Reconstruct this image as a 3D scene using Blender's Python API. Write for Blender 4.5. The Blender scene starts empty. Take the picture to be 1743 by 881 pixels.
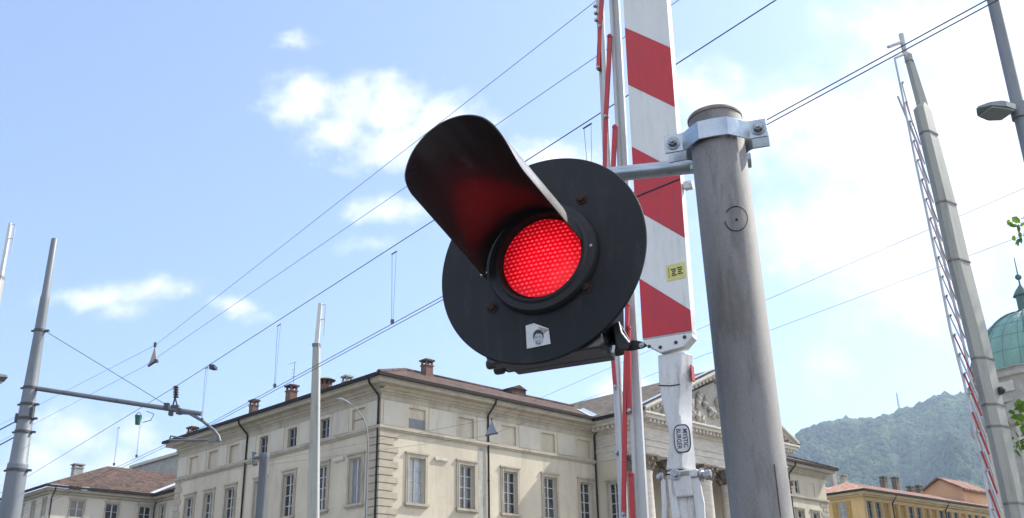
import bpy, bmesh, math, random
import numpy as np
from mathutils import Vector, Matrix

R = math.radians
random.seed(7); rng = np.random.default_rng(7)
SC = bpy.context.scene
COL = SC.collection

# ------------------------------------------------------------------ camera
IW, IH, FPX = 1743.0, 881.0, 1700.0
PITCH, ROLL = R(21.5), R(-1.12)
F_ = np.array([0, math.cos(PITCH), math.sin(PITCH)])
_U = np.array([0, -math.sin(PITCH), math.cos(PITCH)]); _X = np.array([1., 0, 0])
X_ = math.cos(ROLL) * _X + math.sin(ROLL) * _U
U_ = -math.sin(ROLL) * _X + math.cos(ROLL) * _U
EYE = np.array([0, 0, 1.6])
cd = bpy.data.cameras.new('camera'); cam = bpy.data.objects.new('camera', cd); COL.objects.link(cam)
m = Matrix.Identity(4)
for i in range(3):
    m[i][0] = X_[i]; m[i][1] = U_[i]; m[i][2] = -F_[i]; m[i][3] = EYE[i]
cam.matrix_world = m
cd.sensor_width = 36; cd.lens = 36 * FPX / IW; cd.clip_start = .05; cd.clip_end = 9000
SC.camera = cam


def ray(u, v): return F_ + X_ * (u - IW / 2) / FPX + U_ * (IH / 2 - v) / FPX
def at(u, v, Y): d = ray(u, v); return EYE + d * Y / d[1]
def on(u, v, P, n): d = ray(u, v); return EYE + d * (np.dot(np.asarray(P) - EYE, n) / np.dot(d, n))
def atz(u, v, z): d = ray(u, v); return EYE + d * (z - EYE[2]) / d[2]


# ------------------------------------------------------------------ light, sky, exposure
SUN = np.array([.956, .457, .975]); SUN /= np.linalg.norm(SUN)
SUN_EL = math.asin(SUN[2]); SUN_AZ = math.atan2(SUN[0], SUN[1])
sl = bpy.data.lights.new('sun', 'SUN'); sl.energy = 3.1; sl.angle = R(.6); sl.color = (1, .95, .86)
so = bpy.data.objects.new('sun', sl); COL.objects.link(so)
so.rotation_mode = 'QUATERNION'
so.rotation_quaternion = Vector(-SUN).to_track_quat('-Z', 'Y'); so.location = (30, 10, 40)
SC.view_settings.view_transform = 'Standard'; SC.view_settings.look = 'None'
SC.view_settings.gamma = 1; SC.view_settings.use_curve_mapping = False
SC.view_settings.exposure = 1.35
SKY_STRENGTH = .125
try:
    SC.cycles.use_denoising = True
    SC.cycles.max_bounces = 8; SC.cycles.volume_bounces = 0
except Exception: pass

W = bpy.data.worlds.new('World'); SC.world = W; W.use_nodes = True
NT = W.node_tree; NT.nodes.clear()


class NB:
    """small node-graph writer"""
    def __init__(s, nt): s.nt = nt
    def n(s, t, ins=None, **kw):
        o = s.nt.nodes.new(t)
        for k, v in kw.items(): setattr(o, k, v)
        for k, v in (ins or {}).items(): s.set(o, k, v)
        return o
    def set(s, o, k, v):
        sk = o.inputs[k]
        if isinstance(v, bpy.types.NodeSocket): s.nt.links.new(v, sk)
        elif isinstance(v, bpy.types.Node): s.nt.links.new(v.outputs[0], sk)
        else: sk.default_value = v
    def math(s, op, a, b=None, c=None, clamp=False):
        ins = {0: a}
        if b is not None: ins[1] = b
        if c is not None: ins[2] = c
        return s.n('ShaderNodeMath', ins, operation=op, use_clamp=clamp).outputs[0]
    def vec(s, op, a, b=None):
        ins = {0: a}
        if b is not None: ins[1] = b
        return s.n('ShaderNodeVectorMath', ins, operation=op)
    def mix(s, fac, a, b, mode='MIX'):
        o = s.n('ShaderNodeMix', data_type='RGBA', blend_type=mode)
        s.set(o, 0, fac); s.set(o, 6, a); s.set(o, 7, b)
        return o.outputs[2]
    def ramp(s, v, lo, hi, a=0., b=1., smooth=True):
        o = s.n('ShaderNodeMapRange', {0: v, 1: lo, 2: hi, 3: a, 4: b})
        o.interpolation_type = 'SMOOTHSTEP' if smooth else 'LINEAR'
        return o.outputs[0]
    def noise(s, vec, scale, detail=4., rough=.55, out=0):
        o = s.n('ShaderNodeTexNoise', {'Vector': vec, 'Scale': scale, 'Detail': detail, 'Roughness': rough})
        return o.outputs[out]


g = NB(NT)
sky = g.n('ShaderNodeTexSky', sky_type='NISHITA', sun_disc=False, sun_elevation=SUN_EL, sun_rotation=SUN_AZ,
          altitude=200, air_density=1.0, dust_density=2.2, ozone_density=1.2)
tc = g.n('ShaderNodeTexCoord')
xyz = g.n('ShaderNodeSeparateXYZ', {0: tc.outputs['Generated']})
yy = g.math('MAXIMUM', xyz.outputs[1], .05)
P = g.n('ShaderNodeCombineXYZ', {0: g.math('DIVIDE', xyz.outputs[0], yy), 1: g.math('DIVIDE', xyz.outputs[2], yy)}).outputs[0]
wn = g.noise(P, 9., 5., .6, out=1)
warp = g.vec('MULTIPLY', g.vec('SUBTRACT', wn, (.5, .5, .5)).outputs[0], (.085, .06, 0.)).outputs[0]
PW = g.vec('ADD', P, warp).outputs[0]
# cumulus clouds by direction: centre and half extents (as photo pixels turned into directions), weight
BLOBS = [(507, 72, 42, 20, .75), (520, 172, 80, 55, 1.), (590, 178, 80, 58, 1.), (672, 180, 80, 66, 1.1), (755, 205, 95, 50, 1.05), (665, 238, 110, 55, .95), (575, 215, 85, 45, .85),
         (650, 352, 80, 28, .85), (700, 350, 60, 24, .85), (640, 408, 55, 26, .65), (572, 290, 40, 20, .4),
         (170, 498, 85, 26, .85), (265, 495, 90, 28, .9), (215, 525, 60, 22, .5), (400, 520, 50, 22, .75), (440, 530, 45, 18, .6),
         (110, 745, 90, 70, 1.), (60, 790, 90, 70, .95), (180, 800, 110, 55, .9), (230, 730, 60, 34, .75), (300, 770, 90, 50, .7),
         (1190, 150, 110, 55, 1.), (1250, 215, 130, 80, 1.1), (1350, 190, 150, 70, .9), (1480, 230, 250, 125, 1.1), (1420, 400, 210, 100, 1.0), (1560, 390, 240, 190, 1.1), (1700, 200, 260, 260, 1.2),
         (1330, 420, 90, 50, .8), (1060, 665, 70, 30, .95), (1110, 652, 60, 26, .9), (935, 265, 95, 38, .95), (1220, 640, 110, 45, .8), (1390, 640, 90, 60, .65), (1560, 60, 200, 90, .9)]
acc = None
for (u, v, ru, rv, wt) in BLOBS:
    def gn(a, b): d = ray(a, b); return np.array([d[0] / d[1], d[2] / d[1]])
    c = gn(u, v); rx = abs(gn(u + ru, v)[0] - gn(u - ru, v)[0]) / 2; ry = abs(gn(u, v + rv)[1] - gn(u, v - rv)[1]) / 2
    d = g.vec('LENGTH', g.vec('MULTIPLY', g.vec('SUBTRACT', PW, (c[0], c[1], 0)).outputs[0], (1 / rx, 1 / ry, 0)).outputs[0]).outputs['Value']
    val = g.math('MULTIPLY', g.math('SUBTRACT', 1.25, d), wt)
    acc = val if acc is None else g.math('MAXIMUM', acc, val)
fb = g.math('SUBTRACT', g.noise(P, 22., 7., .62), .5)
fb2 = g.math('SUBTRACT', g.noise(P, 5., 5., .6), .5)
dens = g.math('ADD', acc, g.math('ADD', g.math('MULTIPLY', fb, 1.7), g.math('MULTIPLY', fb2, .8)))
cl = g.math('MULTIPLY', g.ramp(dens, .1, 1.3), .9)
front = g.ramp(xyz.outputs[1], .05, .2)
cl = g.math('MULTIPLY', cl, front)
# cloud added to the unseen sky behind the camera, as neutral fill
fill_cl = g.math('MULTIPLY', g.ramp(g.noise(tc.outputs['Generated'], 3.2, 7., .6), .44, .66), .8)
fill_cl = g.math('MULTIPLY', fill_cl, g.math('SUBTRACT', 1., front))
cl = g.math('MAXIMUM', cl, fill_cl)
skyc = g.mix(.25, g.mix(1., sky.outputs[0], (.66, .735, .86, 1), 'MULTIPLY'), (2.25, 2.75, 4.3, 1))
cloudc = g.mix(g.ramp(g.noise(P, 14., 6., .6), .3, .7), (3.3, 3.5, 3.75, 1), (4.9, 4.9, 4.9, 1))
cloudc = g.mix(front, (9.6, 9.3, 8.8, 1), cloudc)      # unseen clouds behind the camera, brightened to fill the facades
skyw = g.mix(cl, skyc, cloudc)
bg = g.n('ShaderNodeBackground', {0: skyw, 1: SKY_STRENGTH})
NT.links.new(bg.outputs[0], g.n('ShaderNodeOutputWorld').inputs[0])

# ------------------------------------------------------------------ materials
MATS = {}


def mat(name, col, rough=.6, metal=0., var=.12, scale=3., stretch=(1, 1, 1), bump=0., bscale=60., spec=.5, col2=None, cover=.5, coat=0., grain=.06, streak=None):
    mt = bpy.data.materials.new(name); mt.use_nodes = True
    nt = mt.node_tree; b = NB(nt); pr = nt.nodes['Principled BSDF']
    t = b.n('ShaderNodeTexCoord')
    mp = b.n('ShaderNodeMapping', {0: t.outputs['Object'], 3: stretch}).outputs[0]
    n1 = b.noise(mp, scale, 6., .6)
    a = tuple(x * (1 - var) for x in col) + (1,); c = tuple(min(1, x * (1 + var)) for x in col) + (1,)
    base = b.mix(b.ramp(n1, .3, .7), a, c)
    if col2:
        n2 = b.noise(mp, scale * 2.3, 7., .68)
        base = b.mix(b.ramp(n2, cover, cover + .22), base, tuple(col2) + (1,))
    if streak:       # (colour, strength, across, down): dirt that has run down the surface, and scuffs
        sc_, amt, sx_, sz_ = streak
        sn_ = b.noise(b.n('ShaderNodeMapping', {0: t.outputs['Object'], 3: (sx_, sx_, sz_)}).outputs[0], 1., 7., .66)
        pn_ = b.noise(t.outputs['Object'], sz_ * 1.3, 5., .6)
        fac = b.math('MULTIPLY', b.math('MULTIPLY', b.ramp(sn_, .46, .72), b.ramp(pn_, .36, .62)), amt)
        base = b.mix(fac, base, tuple(sc_) + (1,))
    n3 = b.noise(t.outputs['Object'], bscale * 1.7, 3., .6)
    base = b.mix(1., base, b.ramp(n3, .2, .8, 1 - grain, 1 + grain), 'MULTIPLY')
    b.set(pr, 'Base Color', base)
    b.set(pr, 'Roughness', b.ramp(n1, .2, .8, max(.02, rough - .08), min(1, rough + .08)))
    pr.inputs['Metallic'].default_value = metal; pr.inputs['Specular IOR Level'].default_value = spec
    if coat: pr.inputs['Coat Weight'].default_value = coat
    if bump:
        bm = b.n('ShaderNodeBump', {'Strength': bump, 'Distance': .02, 'Height': b.noise(t.outputs['Object'], bscale, 4., .6)})
        b.set(pr, 'Normal', bm.outputs[0])
    MATS[name] = mt
    return mt


mat('black_board', (.010, .0115, .0135), .55, spec=.28, var=.25, scale=6, bump=.06, bscale=180, col2=(.019, .02, .02), cover=.56, streak=((.045, .044, .042), .45, 20., 5.))
mat('black_visor', (.036, .033, .035), .34, var=.3, scale=5, bump=.03, bscale=120, coat=.3, streak=((.06, .058, .055), .45, 30., 6.))
mat('black_rubber', (.012, .012, .013), .6, var=.3, scale=20)
mat('rust', (.035, .016, .012), .85, var=.4, scale=60, bump=.4, bscale=300)
mat('zinc', (.43, .48, .50), .36, metal=.85, var=.12, scale=14, bump=.05, bscale=90, col2=(.32, .36, .385), cover=.52)
mat('bolt_steel', (.36, .37, .38), .42, metal=.9, var=.25, scale=50)
mat('galvanised', (.20, .215, .22), .55, metal=.2, var=.18, scale=4, stretch=(1, 1, .3), bump=.05)
mat('pole_paint', (.205, .196, .184), .74, var=.14, scale=5, stretch=(1.6, 1.6, .35), bump=.04, bscale=110, col2=(.135, .127, .117), cover=.47, grain=.09, streak=((.13, .125, .118), .45, 22., 2.2))
mat('pole_rim', (.24, .19, .145), .6, var=.3, scale=20)
mat('ink', (.02, .02, .02), .6)
mat('boom_white', (.69, .69, .65), .45, var=.05, scale=4, stretch=(1, 1, .3), col2=(.60, .59, .54), cover=.6, grain=.03, streak=((.36, .34, .30), .5, 30., 2.6))
mat('boom_red', (.50, .016, .03), .42, var=.10, scale=5, grain=.03, streak=((.26, .03, .035), .55, 30., 2.6))
mat('casting_white', (.61, .61, .59), .42, var=.07, scale=8, stretch=(1, 1, .4), col2=(.50, .46, .40), cover=.68, streak=((.33, .27, .20), .8, 34., 5.))
mat('skirt_white', (.52, .52, .51), .4, var=.08, scale=9, stretch=(1, 1, .2), col2=(.36, .36, .36), cover=.56)
mat('skirt_red', (.46, .03, .035), .45, var=.15, scale=9)
mat('skirt_overexposed', (.50, .30, .28), .5, var=.15, scale=9)  # overexposed look of the upper links put into a paler red
mat('boom_grey', (.36, .36, .305), .55, var=.08, scale=3, stretch=(1, 1, .2), col2=(.25, .25, .21), cover=.6, streak=((.16, .155, .13), .7, 18., 1.4))
mat('boom_pale', (.55, .55, .52), .5, var=.06, scale=3, stretch=(1, 1, .2))
mat('mast_grey', (.155, .175, .19), .55, metal=.1, var=.14, scale=2.5, stretch=(1, 1, .3), bump=.05, streak=((.09, .075, .06), .7, 12., 1.2))
mat('wire', (.10, .105, .115), .5, metal=.5)
mat('insulator', (.06, .035, .03), .3)
mat('dark_fitting', (.05, .055, .06), .55)
mat('green_plastic', (.01, .11, .07), .5)
mat('pennant_beige', (.36, .31, .25), .7)
mat('pennant_grey', (.20, .23, .26), .6)
mat('stucco', (.475, .43, .335), .9, var=.12, scale=.35, stretch=(1, 1, .6), bump=.12, bscale=9, spec=.2, col2=(.39, .35, .27), cover=.54, grain=.08, streak=((.26, .235, .19), .55, 1.1, .16))
mat('stucco_pale', (.48, .45, .375), .9, var=.06, scale=.5, bump=.1, bscale=9, spec=.2, col2=(.47, .43, .345), cover=.6, streak=((.27, .25, .21), .7, 1.5, .3))
mat('stone_trim', (.355, .32, .25), .85, var=.1, scale=1.2, bump=.15, bscale=12, spec=.2, col2=(.28, .25, .195), cover=.58, streak=((.17, .155, .13), .7, 1.6, .4))
mat('stone_grey', (.34, .325, .285), .85, var=.14, scale=1.4, bump=.2, bscale=12, spec=.2, col2=(.2, .19, .165), cover=.56)
mat('travertine', (.48, .45, .39), .8, var=.12, scale=1.6, stretch=(1, 1, 3), bump=.15, bscale=14, spec=.2, col2=(.34, .31, .26), cover=.6)
mat('capital_stone', (.17, .135, .10), .9, var=.3, scale=6, bump=.3, bscale=20, spec=.2, col2=(.08, .065, .05), cover=.5)
mat('gutter', (.020, .015, .013), .75, var=.2, spec=.15)
mat('wood_sash', (.40, .40, .37), .6, var=.1)
mat('shutter_grey', (.20, .21, .22), .7, var=.12, scale=2)
mat('shutter_ochre', (.36, .23, .05), .7, var=.15, scale=3)
mat('glass_dark', (.018, .022, .026), .06, var=.3, scale=.7, spec=.6)
mat('glass_curtain', (.30, .34, .37), .12, var=.2, scale=.9, spec=.6)
mat('glass_half', (.05, .055, .06), .1, var=.7, scale=1.1, spec=.6, col2=(.16, .165, .165), cover=.55)
mat('lead_flashing', (.46, .50, .52), .4, metal=.3, var=.1)
mat('brick', (.155, .082, .06), .9, var=.3, scale=7, bump=.3, bscale=18, col2=(.24, .17, .13), cover=.58)
mat('yellow_stucco', (.54, .39, .19), .9, var=.08, scale=.4, bump=.1, bscale=8, spec=.2, col2=(.49, .36, .16), cover=.6, streak=((.33, .25, .13), .7, 1.2, .2))
mat('yellow_pale', (.48, .40, .24), .9, var=.1, scale=.4, bump=.1, bscale=8, spec=.2, streak=((.27, .22, .14), .7, 1.2, .2))
mat('orange_stucco', (.64, .38, .21), .9, var=.1, scale=.5, bump=.1, bscale=8, spec=.2)
mat('copper_green', (.16, .31, .25), .65, var=.16, scale=.6, stretch=(1, 1, .3), bump=.1, bscale=6, col2=(.12, .235, .19), cover=.55, streak=((.07, .11, .095), .8, 1.6, .12))
mat('copper_rib', (.06, .12, .105), .6, var=.2)
mat('asphalt', (.05, .05, .05), .9, var=.2, scale=.6, bump=.3, bscale=30)
mat('paving', (.33, .30, .25), .9, var=.15, scale=.5, bump=.2, bscale=20)
mat('bark', (.10, .075, .05), .9, var=.3, scale=8, bump=.6, bscale=30)
mat('sticker_white', (.62, .62, .60), .5, var=.06, scale=30)
mat('sticker_yellow', (.62, .58, .17), .5, var=.05, scale=30)
mat('sticker_red', (.36, .04, .05), .5, var=.2, scale=40)
mat('print_dark', (.035, .037, .05), .6)
mat('print_mid', (.42, .44, .47), .6)
mat('lamp_shell', (.26, .28, .28), .5, var=.1)
mat('lamp_glass', (.30, .33, .30), .2, var=.1)


def roof_mat(name, col, dark, light, ax):
    """clay tile: courses across the slope (bump + colour), each tile its own tone"""
    mt = bpy.data.materials.new(name); mt.use_nodes = True
    nt = mt.node_tree; b = NB(nt); pr = nt.nodes['Principled BSDF']
    t = b.n('ShaderNodeTexCoord')
    rot = b.n('ShaderNodeMapping', {0: t.outputs['Object'], 2: (0, 0, ax)}).outputs[0]
    br = b.n('ShaderNodeTexVoronoi', {'Vector': b.n('ShaderNodeMapping', {0: rot, 3: (4.2, 2.4, 2.4)}).outputs[0], 'Scale': 1.})
    tone = b.n('ShaderNodeSeparateColor', {0: br.outputs['Color']}).outputs[0]
    c = b.mix(b.ramp(tone, .1, .9, smooth=False), tuple(dark) + (1,), tuple(col) + (1,))
    c = b.mix(b.ramp(b.noise(t.outputs['Object'], .9, 8., .75), .45, .68), c, tuple(light) + (1,))
    c = b.mix(1., c, b.ramp(b.noise(t.outputs['Object'], 3.2, 5., .7), .3, .7, .62, 1.25), 'MULTIPLY')
    wv = b.n('ShaderNodeTexWave', {'Vector': rot, 'Scale': 1.6, 'Distortion': .4, 'Detail': 1.}, bands_direction='X')
    b.set(pr, 'Base Color', c); pr.inputs['Roughness'].default_value = .9; pr.inputs['Specular IOR Level'].default_value = .2
    bm = b.n('ShaderNodeBump', {'Strength': .5, 'Distance': .06, 'Height': b.math('ADD', wv.outputs[1], tone)})
    b.set(pr, 'Normal', bm.outputs[0])
    MATS[name] = mt


roof_mat('roof_brown', (.128, .074, .053), (.040, .024, .019), (.10, .08, .062), R(45))
roof_mat('roof_grey', (.15, .125, .095), (.085, .07, .055), (.18, .155, .115), R(45))
roof_mat('roof_terracotta', (.25, .125, .085), (.15, .07, .05), (.30, .2, .15), R(40))
roof_mat('roof_pink', (.50, .29, .2), (.30, .14, .09), (.52, .38, .3), R(40))


def leaf_mat(name, c1, c2, scale):
    mt = bpy.data.materials.new(name); mt.use_nodes = True
    nt = mt.node_tree; b = NB(nt); pr = nt.nodes['Principled BSDF']
    t = b.n('ShaderNodeTexCoord')
    c = b.mix(b.ramp(b.noise(t.outputs['Object'], scale, 5., .6), .32, .68), tuple(c1) + (1,), tuple(c2) + (1,))
    b.set(pr, 'Base Color', c); pr.inputs['Roughness'].default_value = .55; pr.inputs['Specular IOR Level'].default_value = .3
    tr = b.n('ShaderNodeBsdfTranslucent', {0: b.mix(.5, c, (.22, .36, .03, 1))})
    ms = b.n('ShaderNodeMixShader', {0: .45, 1: pr.outputs[0], 2: tr.outputs[0]})
    nt.links.new(ms.outputs[0], nt.nodes['Material Output'].inputs[0])
    MATS[name] = mt


leaf_mat('leaf', (.07, .14, .02), (.13, .24, .03), 5.)
mat('forest', (.028, .050, .018), .9, var=.55, scale=.009, bump=.0, spec=.1, col2=(.105, .165, .04), cover=.5, grain=.4, bscale=.06)  # paler clumps: lighter trees, with sunlit patches of the slope put into the colour
mat('hill_soil', (.05, .07, .03), .95, var=.3, scale=.02, spec=.1)


def lens_mat():
    mt = bpy.data.materials.new('red_lens'); mt.use_nodes = True
    nt = mt.node_tree; b = NB(nt); pr = nt.nodes['Principled BSDF']
    t = b.n('ShaderNodeTexCoord'); s = b.n('ShaderNodeSeparateXYZ', {0: t.outputs['Object']})
    x, z = s.outputs[0], s.outputs[2]
    # rows of LEDs behind a ribbed red lens; every second row is shifted by half a pitch
    px, pz = .0122, .0108
    row = b.math('FLOOR', b.math('DIVIDE', z, pz))
    sh = b.math('MULTIPLY', b.math('MODULO', b.math('ABSOLUTE', row), 2.), px / 2)
    fx = b.math('SUBTRACT', b.math('FRACT', b.math('ADD', b.math('DIVIDE', b.math('ADD', x, sh), px), 100.)), .5)
    fz = b.math('SUBTRACT', b.math('FRACT', b.math('ADD', b.math('DIVIDE', z, pz), 100.)), .5)
    d = b.math('SQRT', b.math('ADD', b.math('MULTIPLY', fx, fx), b.math('MULTIPLY', b.math('MULTIPLY', fz, fz), 1.8)))
    dot = b.ramp(d, .10, .46, 1., 0.)
    nz = b.ramp(b.noise(t.outputs['Object'], 55., 3., .6), .3, .75, .45, 1.3)
    em = b.mix(b.math('MULTIPLY', dot, nz, clamp=True), (.28, .0, .004, 1), (1.0, .05, .058, 1))
    b.set(pr, 'Base Color', (.25, .004, .008, 1)); pr.inputs['Roughness'].default_value = .22; pr.inputs['Specular IOR Level'].default_value = .25
    b.set(pr, 'Emission Color', em); pr.inputs['Emission Strength'].default_value = .92
    rad = b.math('SQRT', b.math('ADD', b.math('MULTIPLY', b.math('SUBTRACT', x, .028), b.math('SUBTRACT', x, .028)), b.math('MULTIPLY', b.math('ADD', z, .030), b.math('ADD', z, .030))))
    em = b.mix(1., em, b.ramp(rad, .03, .125, 1.25, .38), 'MULTIPLY')     # LED board brightest where it faces out, weaker to the rim
    b.set(pr, 'Emission Color', em)
    bmp = b.n('ShaderNodeBump', {'Strength': .5, 'Distance': .004, 'Height': dot})
    b.set(pr, 'Normal', bmp.outputs[0])
    MATS['red_lens'] = mt


lens_mat()

# ------------------------------------------------------------------ mesh writer
WM = {}                       # world matrices of the Empties, as numpy
ZV = np.array([0, 0, 1.]); XV = np.array([1., 0, 0]); YV = np.array([0, 1., 0])


def nrm(a): a = np.asarray(a, float); return a / np.linalg.norm(a)


class MB:
    def __init__(s): s.v = []; s.f = []; s.mi = []; s.m = 0
    def use(s, i): s.m = i; return s
    def add(s, vs, fs):
        b = len(s.v); s.v.extend([tuple(map(float, p)) for p in vs])
        for f in fs: s.f.append([b + i for i in f]); s.mi.append(s.m)
        return s
    def poly(s, *p): return s.add(p, [list(range(len(p)))])
    def box(s, c, size, ax=(XV, YV, ZV)):
        c = np.asarray(c, float); a, b, d = [np.asarray(ax[i], float) * size[i] / 2 for i in range(3)]
        vs = [c + i * a + j * b + k * d for k in (-1, 1) for j in (-1, 1) for i in (-1, 1)]
        return s.add(vs, [(0, 2, 3, 1), (4, 5, 7, 6), (0, 1, 5, 4), (2, 6, 7, 3), (0, 4, 6, 2), (1, 3, 7, 5)])
    def bx(s, fr, x0, x1, y0, y1, z0, z1):
        O, d, n = fr
        return s.box(O + d * (x0 + x1) / 2 + n * (y0 + y1) / 2 + ZV * (z0 + z1) / 2, (abs(x1 - x0), abs(y1 - y0), abs(z1 - z0)), (d, n, ZV))
    def loft(s, rings, caps=True, closed=True):
        n = len(rings[0]); vs = [p for r in rings for p in r]; fs = []
        for i in range(len(rings) - 1):
            for j in range(n if closed else n - 1):
                k = (j + 1) % n
                fs.append((i * n + j, i * n + k, (i + 1) * n + k, (i + 1) * n + j))
        if caps: fs.append(tuple(range(n - 1, -1, -1))); fs.append(tuple(range((len(rings) - 1) * n, len(rings) * n)))
        return s.add(vs, fs)
    def tube(s, pts, r, n=10, caps=True):
        pts = [np.asarray(p, float) for p in pts]; rings = []; e = None
        for i, p in enumerate(pts):
            t = nrm(pts[min(i + 1, len(pts) - 1)] - pts[max(i - 1, 0)])
            if e is None: e = np.cross(t, ZV if abs(t[2]) < .9 else XV)
            e = nrm(e - t * (e @ t)); w = np.cross(t, e)
            rr = r[i] if isinstance(r, (list, tuple)) else r
            rings.append([p + rr * (math.cos(a) * e + math.sin(a) * w) for a in [2 * math.pi * k / n for k in range(n)]])
        return s.loft(rings, caps)
    def lathe(s, O, axis, prof, n=24, caps=True):
        axis = nrm(axis); e = nrm(np.cross(axis, XV if abs(axis[0]) < .8 else YV)); w = np.cross(axis, e)
        rings = [[np.asarray(O) + axis * h + r * (math.cos(a) * e + math.sin(a) * w) for a in [2 * math.pi * k / n for k in range(n)]] for r, h in prof]
        return s.loft(rings, caps)
    def prism(s, pts, vec):
        return s.loft([pts, [np.asarray(p) + vec for p in pts]])
    def ball(s, c, r, n=12, sc=(1, 1, 1)):
        pr = [(max(1e-4, math.sin(math.pi * i / 8)) * r, -math.cos(math.pi * i / 8) * r) for i in range(9)]
        return s.lathe(c, ZV, pr, n)
    def hexbolt(s, c, ax, r, h):
        s.lathe(c, ax, [(r * 1.5, 0), (r * 1.5, h * .25)], 16)
        return s.lathe(np.asarray(c) + nrm(ax) * h * .25, ax, [(r, 0), (r, h * .65), (r * .85, h * .75)], 6)
    def build(s, name, mats, parent=None, smooth=38, bevel=0., recalc=True):
        me = bpy.data.meshes.new(name)
        vs = np.array(s.v).reshape(-1, 3)
        if parent is not None and parent.name in WM:
            M = np.linalg.inv(WM[parent.name]); vs = vs @ M[:3, :3].T + M[:3, 3]
            wm = WM[parent.name]
        else: wm = np.eye(4)
        me.from_pydata(vs.tolist(), [], s.f)
        for mt in ([mats] if isinstance(mats, str) else mats): me.materials.append(MATS[mt])
        me.polygons.foreach_set('material_index', s.mi)
        if recalc:
            bm = bmesh.new(); bm.from_mesh(me); bmesh.ops.recalc_face_normals(bm, faces=bm.faces); bm.to_mesh(me); bm.free()
        if smooth:
            me.polygons.foreach_set('use_smooth', [True] * len(me.polygons)); me.set_sharp_from_angle(angle=R(smooth))
        me.update()
        o = bpy.data.objects.new(name, me); COL.objects.link(o)
        if parent is not None: o.parent = parent
        WM[o.name] = wm
        if bevel:
            b = o.modifiers.new('bevel', 'BEVEL'); b.width = bevel; b.segments = 2; b.limit_method = 'ANGLE'; b.angle_limit = R(40)
        return o


def tag(o, label, cat, group=None):
    o['label'] = label; o['category'] = cat
    if group: o['group'] = group
    return o


def thing(name, label, cat, loc, axes=None, group=None):
    o = bpy.data.objects.new(name, None); COL.objects.link(o); o.empty_display_size = .2
    M = np.eye(4); M[:3, 3] = loc
    if axes is not None:
        for i in range(3): M[:3, i] = axes[i]
    o.matrix_world = Matrix(M.tolist()); WM[o.name] = M
    return tag(o, label, cat, group)


def solo(mb, name, mats, label, cat, loc, group=None, smooth=38):
    """a thing that is one mesh, with its origin at loc"""
    o = mb.build(name, mats, None, smooth)
    for vtx in o.data.vertices: vtx.co -= Vector(loc)
    o.location = Vector(loc); M = np.eye(4); M[:3, 3] = loc; WM[o.name] = M
    return tag(o, label, cat, group)


def struct(o): o['kind'] = 'structure'; return o


def text_mb(txt, O, ex, ey, size, font_w=1.0):
    cu = bpy.data.curves.new('t', 'FONT'); cu.body = txt; cu.size = size; cu.align_x = 'CENTER'; cu.align_y = 'CENTER'; cu.offset = size * .02
    o = bpy.data.objects.new('t', cu); COL.objects.link(o)
    dg = bpy.context.evaluated_depsgraph_get(); me = bpy.data.meshes.new_from_object(o.evaluated_get(dg))
    mb = MB(); mb.add([O + ex * v.co.x * font_w + ey * v.co.y for v in me.vertices], [tuple(p.vertices) for p in me.polygons])
    bpy.data.objects.remove(o); bpy.data.curves.remove(cu); bpy.data.meshes.remove(me)
    return mb


# ------------------------------------------------------------------ setting: ground, hill, air
mb = MB(); mb.poly((-1800, -60, 0), (2100, -60, 0), (2100, 2050, 0), (-1800, 2050, 0))
struct(mb.build('ground', 'asphalt', smooth=0))
mb = MB(); mb.bx((np.array([0, 34., 0]), XV, YV), -60, 60, 0, 90, .004, .13)
struct(mb.build('pavement', 'paving', smooth=0))

# wooded hill in polar coordinates round the camera: ridge line by azimuth
RIDGE = [(-75, 60), (-50, 80), (-20, 90), (0, 110), (8, 150), (13, 225), (15.3, 285), (17.2, 316), (18.5, 320), (19.6, 318), (20.3, 318), (21.2, 325), (22.3, 334), (23.4, 341), (24.4, 338), (26, 326), (30, 345), (38, 310), (50, 260), (70, 180), (80, 120)]


def vnoise(x, y, seed):
    r2 = np.random.default_rng(seed); T = r2.random((64, 64))
    xi = np.floor(x).astype(int); yi = np.floor(y).astype(int); fx = x - xi; fy = y - yi
    fx = fx * fx * (3 - 2 * fx); fy = fy * fy * (3 - 2 * fy)
    t = lambda i, j: T[i % 64, j % 64]
    return (t(xi, yi) * (1 - fx) + t(xi + 1, yi) * fx) * (1 - fy) + (t(xi, yi + 1) * (1 - fx) + t(xi + 1, yi + 1) * fx) * fy


def ridge(a): return np.interp(a, [r[0] for r in RIDGE], [r[1] - 7 for r in RIDGE]) + (vnoise(a * 2.2, a * 0 + 3, 4) - .5) * 7


def hill_z(az, t):
    """t: 0 at the foot, 1 at the ridge, beyond 1 the back slope"""
    k = np.where(t < 1, np.sin(np.clip(t, 0, 1) * math.pi / 2) ** 1.25, np.maximum(0, 1 - (t - 1) * 1.6))
    fold = (vnoise(az * .5 + 5, t * 2.6, 1) - .85) * 170 + (vnoise(az * 1.1, t * 5., 2) - .75) * 60 + (vnoise(az * 3.1, t * 12., 3) - .6) * 16
    return ridge(az) * k + fold * np.clip(t * 2.2, 0, 1) * np.clip((1 - t) * 1.5, 0, 1)


D0, D1 = 820., 1560.


def hill_pt(az, t):
    dist = D0 + (D1 - D0) * t + 0 * az
    return np.stack([np.sin(np.radians(az)) * dist, np.cos(np.radians(az)) * dist, hill_z(az, t) - 2], -1)


na, ntt = 311, 70
A, T = np.meshgrid(np.linspace(-75, 80, na), np.linspace(0, 1.45, ntt), indexing='ij')
pts = hill_pt(A, T).reshape(-1, 3)
mb = MB(); mb.add(pts, [(i * ntt + j, (i + 1) * ntt + j, (i + 1) * ntt + j + 1, i * ntt + j + 1) for i in range(na - 1) for j in range(ntt - 1)])
struct(mb.build('hill', 'hill_soil', smooth=180, recalc=False))


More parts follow.
